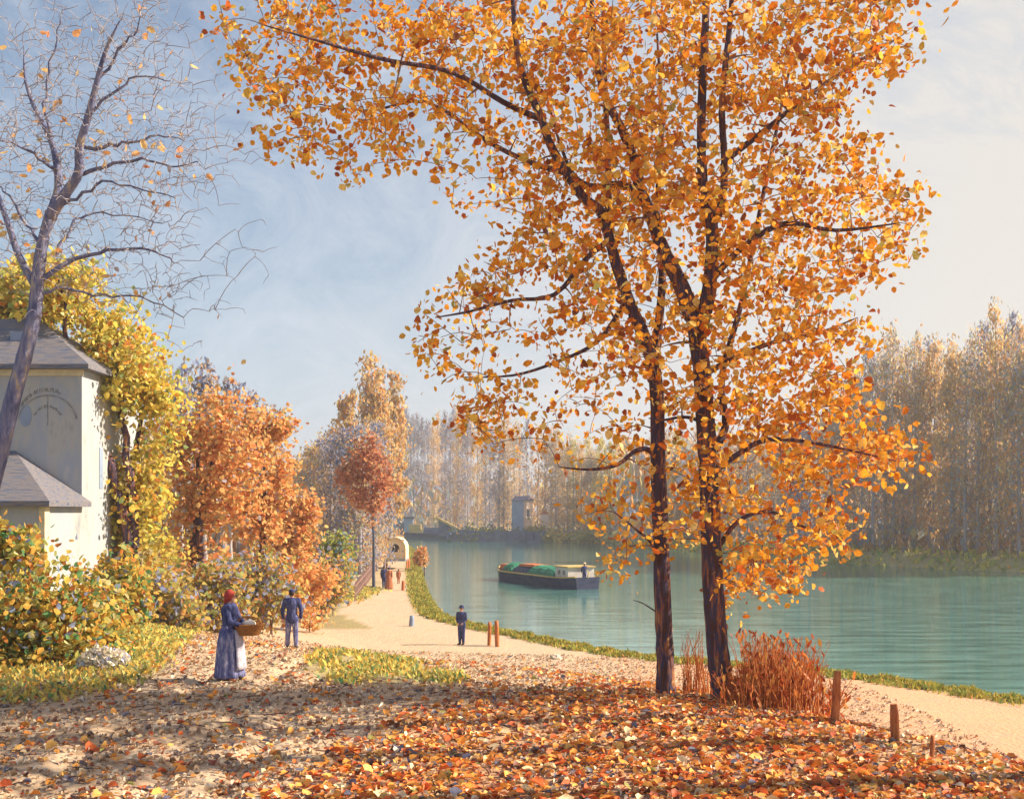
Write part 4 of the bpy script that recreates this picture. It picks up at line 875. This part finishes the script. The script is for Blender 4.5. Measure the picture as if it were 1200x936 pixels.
kq = np.sin(Gi[:, 0]*1.9+Gi[:, 1]*.6)*np.sin(Gi[:, 1]*1.1-Gi[:, 0]*.8)+rng.normal(0, .4, len(Gi)) > -.15; Gi = Gi[kq]
Gall = np.concatenate([Gi[:8000], Gl])
o = link('verge_grass', leaves_mesh('verge_grass', Gall, .07+.0028*Gall[:, 1], PAL_BUSH[[0,1,5,2,3,0]], np.array([5,5,4,2,2,3.]), up=.9, quads2=False, elong=1.8), M['grass']); o['kind'] = 'stuff'; tag(o, 'ochre and green grass of the path verges and the island between the tracks', 'grass')
Gf = scatter(90000, lambda x, y, z: (lambda f: (f > .5)&(f < 9))(-sdist(FAR, x, y)), (-40, 120), (70, 290)); Gf[:, 2] += .2
o = link('far_bank_grass', leaves_mesh('far_bank_grass', Gf, .8, PAL_GRS*1.45, W_GRS, up=.7, quads2=False, elong=1.6), M['grass']); o['kind'] = 'stuff'; tag(o, 'yellow green grass on the far river bank', 'grass')

Gu = scatter(70000, lambda x, y, z: (lambda f: (f > 4.5)&(f < 26))(-sdist(FAR, x, y)), (10, 130), (70, 290)); Gu[:, 2] += rng.random(len(Gu))**1.6*3.2
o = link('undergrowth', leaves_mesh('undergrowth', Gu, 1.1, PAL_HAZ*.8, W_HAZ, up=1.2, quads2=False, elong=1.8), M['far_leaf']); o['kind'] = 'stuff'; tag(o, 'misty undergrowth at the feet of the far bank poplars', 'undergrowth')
tw = MB()
for i in range(260):
    x = random.uniform(-9, 7); y = random.uniform(10.5, 21); a = random.uniform(0, 6.28); l = random.uniform(.12, .5); p = [np.array([x+math.cos(a)*l*t+random.gauss(0, .015), y+math.sin(a)*l*t+random.gauss(0, .015), hz1(x, y)+.035+random.uniform(0, .03)]) for t in (0, .35, .7, 1)]
    tw.tube(p, [.009, .008, .006, .003], 4)
o = tw.build('fallen_twigs', M['bark']); o['kind'] = 'stuff'; tag(o, 'dead twigs scattered through the fallen leaves', 'twigs')

# ------------------------------------------------------------------ fallen leaves (stuff)
Xs = rng.uniform(-16, 12, 240000); Ysx = 9.5+36*rng.random(240000)**1.7; Zs = hz(Xs, Ysx); ds = sdist(NEAR, Xs, Ysx)
dens = soft_poly(Xs, Ysx, Zs, LITTER, 22, 4)*(.75+.45*np.sin(Xs*1.7+np.sin(Ysx*2.1)*1.3)*np.sin(Ysx*1.9+Xs*.6)); px_ = 600+Xs/Ysx*F; py_ = HY+(ZC-Zs)/Ysx*F
dens2 = .025+.03*sst(py_, 790, 860); prob = np.clip(dens*.75+dens2*(Ysx < 27)+.045, 0, 1)*(ds > 2)*(1-.85*soft_poly(Xs, Ysx, Zs, ISLAND, 3, 1))
prob *= np.where((Xs > 5)&(ds < 16), .12, 1)
m = (rng.random(len(Xs)) < prob*.75)&(np.abs(px_-600) < 760); Lp = np.stack([Xs[m], Ysx[m], Zs[m]+rng.uniform(.01, .05, m.sum())], 1)
o = link('fallen_leaves', leaves_mesh('fallen_leaves', Lp, rng.uniform(.05, .15, len(Lp)), PAL_LIT, W_LIT, flat=True, cup=.6), M['litter']); o['kind'] = 'stuff'; tag(o, 'thick litter of rust and orange fallen leaves', 'leaves')
m2 = (rng.random(len(Xs)) < .3*(ds > 1.6)*(ds < 60)*(np.abs(px_-600) < 760)*(1-.9*soft_poly(Xs, Ysx, Zs, ISLAND, 3, 1)))
Pp = np.stack([Xs[m2], Ysx[m2], Zs[m2]+.012], 1)
o = link('path_grit', leaves_mesh('path_grit', Pp, rng.uniform(.03, .1, len(Pp)), np.array([(.75,.6,.42),(.5,.34,.22),(.34,.26,.24),(.82,.7,.55),(.6,.36,.22)]), np.array([3,3,2,2,2.]), flat=True, cup=1.2), M['litter']); o['kind'] = 'stuff'; tag(o, 'small stones, straw and grit strewn over the sandy path', 'gravel')
print('leaves', len(Lp))

# ------------------------------------------------------------------ sky, sun, haze, camera
sun_dir = Vector((1, .16, 0)).normalized(); EL = R(33); sd_ = Vector((sun_dir.x*math.cos(EL), sun_dir.y*math.cos(EL), math.sin(EL)))
sun = bpy.data.lights.new('sun', 'SUN'); sun.energy = 5.0; sun.angle = R(.6); sun.color = (1, .85, .64); so = bpy.data.objects.new('sun', sun); C.objects.link(so); so.rotation_euler = sd_.to_track_quat('Z', 'Y').to_euler()
w = bpy.data.worlds.new('World'); S.world = w; w.use_nodes = True; nt = w.node_tree; N = nt.nodes; L = nt.links; N.clear()
wo_ = N.new('ShaderNodeOutputWorld'); bg = N.new('ShaderNodeBackground'); sky = N.new('ShaderNodeTexSky'); sky.sky_type = 'NISHITA'; sky.sun_disc = False
sky.sun_elevation = EL; sky.sun_rotation = math.atan2(sun_dir.x, sun_dir.y); sky.air_density = 1.2; sky.dust_density = .8; sky.ozone_density = 3.0
tc = N.new('ShaderNodeTexCoord'); mp = N.new('ShaderNodeMapping'); mp.inputs['Scale'].default_value = (6, 6, 8); L.new(tc.outputs['Generated'], mp.inputs[0])
n1 = N.new('ShaderNodeTexNoise'); n1.inputs['Scale'].default_value = 1.1; n1.inputs['Detail'].default_value = 9; n1.inputs['Roughness'].default_value = .74; n1.inputs['Distortion'].default_value = 1.6; L.new(mp.outputs[0], n1.inputs[0])
sx = N.new('ShaderNodeSeparateXYZ'); L.new(tc.outputs['Generated'], sx.inputs[0])
def math_(op, a, b_=None, c=None):
    m_ = N.new('ShaderNodeMath'); m_.operation = op
    for i, v in enumerate((a, b_, c)):
        if v is None: continue
        if isinstance(v, (int, float)): m_.inputs[i].default_value = v
        else: L.new(v, m_.inputs[i])
    return m_.outputs[0]
# thin cloud veil, thicker towards the sun's side and the horizon
f1 = math_('MULTIPLY_ADD', sx.outputs[0], .85, .78); f2 = math_('MULTIPLY_ADD', sx.outputs[2], -.95, f1); f3 = math_('MULTIPLY_ADD', n1.outputs['Fac'], 1.5, f2); f4 = math_('SUBTRACT', f3, .6); f4 = math_('MINIMUM', math_('MAXIMUM', f4, .18), .95)
warm = N.new('ShaderNodeMix'); warm.data_type = 'RGBA'; warm.inputs[6].default_value = (5.2, 5.7, 6.5, 1); warm.inputs[7].default_value = (6.5, 6.1, 5.6, 1)
L.new(math_('MINIMUM', math_('MAXIMUM', math_('MULTIPLY_ADD', sx.outputs[0], 1.5, .38), 0), 1), warm.inputs[0])
mx = N.new('ShaderNodeMix'); mx.data_type = 'RGBA'; L.new(f4, mx.inputs[0]); L.new(sky.outputs[0], mx.inputs[6]); L.new(warm.outputs[2], mx.inputs[7])
L.new(mx.outputs[2], bg.inputs[0]); bg.inputs[1].default_value = .066; L.new(bg.outputs[0], wo_.inputs[0])

hm = MB().box(-420, 420, -90, 660, -3.5, 42).mesh('haze'); hmm, nt = nmat('haze_air'); pv = nt.nodes.new('ShaderNodeVolumePrincipled'); pv.inputs['Density'].default_value = .0007; pv.inputs['Color'].default_value = (.86,.9,1,1); pv.inputs['Anisotropy'].default_value = .2
ou = nt.nodes.new('ShaderNodeOutputMaterial'); nt.links.new(pv.outputs[0], ou.inputs['Volume']); o = link('haze', hm, hmm); o['kind'] = 'stuff'; tag(o, 'pale river mist in the air', 'haze')

cam = bpy.data.cameras.new('camera'); cam.sensor_width = 36; cam.lens = 36*F/1200; cam.shift_y = (HY-468)/1200; cam.clip_end = 3000; cam.clip_start = .1
co = bpy.data.objects.new('camera', cam); C.objects.link(co); co.location = (0, 0, ZC); co.rotation_euler = (R(90), 0, 0); S.camera = co
S.render.resolution_x, S.render.resolution_y = 1024, 798
S.view_settings.view_transform = 'Standard'; S.view_settings.look = 'None'; S.view_settings.exposure = 1.0; S.view_settings.gamma = 1
S.cycles.volume_bounces = 0; S.cycles.max_bounces = 5; S.cycles.transparent_max_bounces = 4
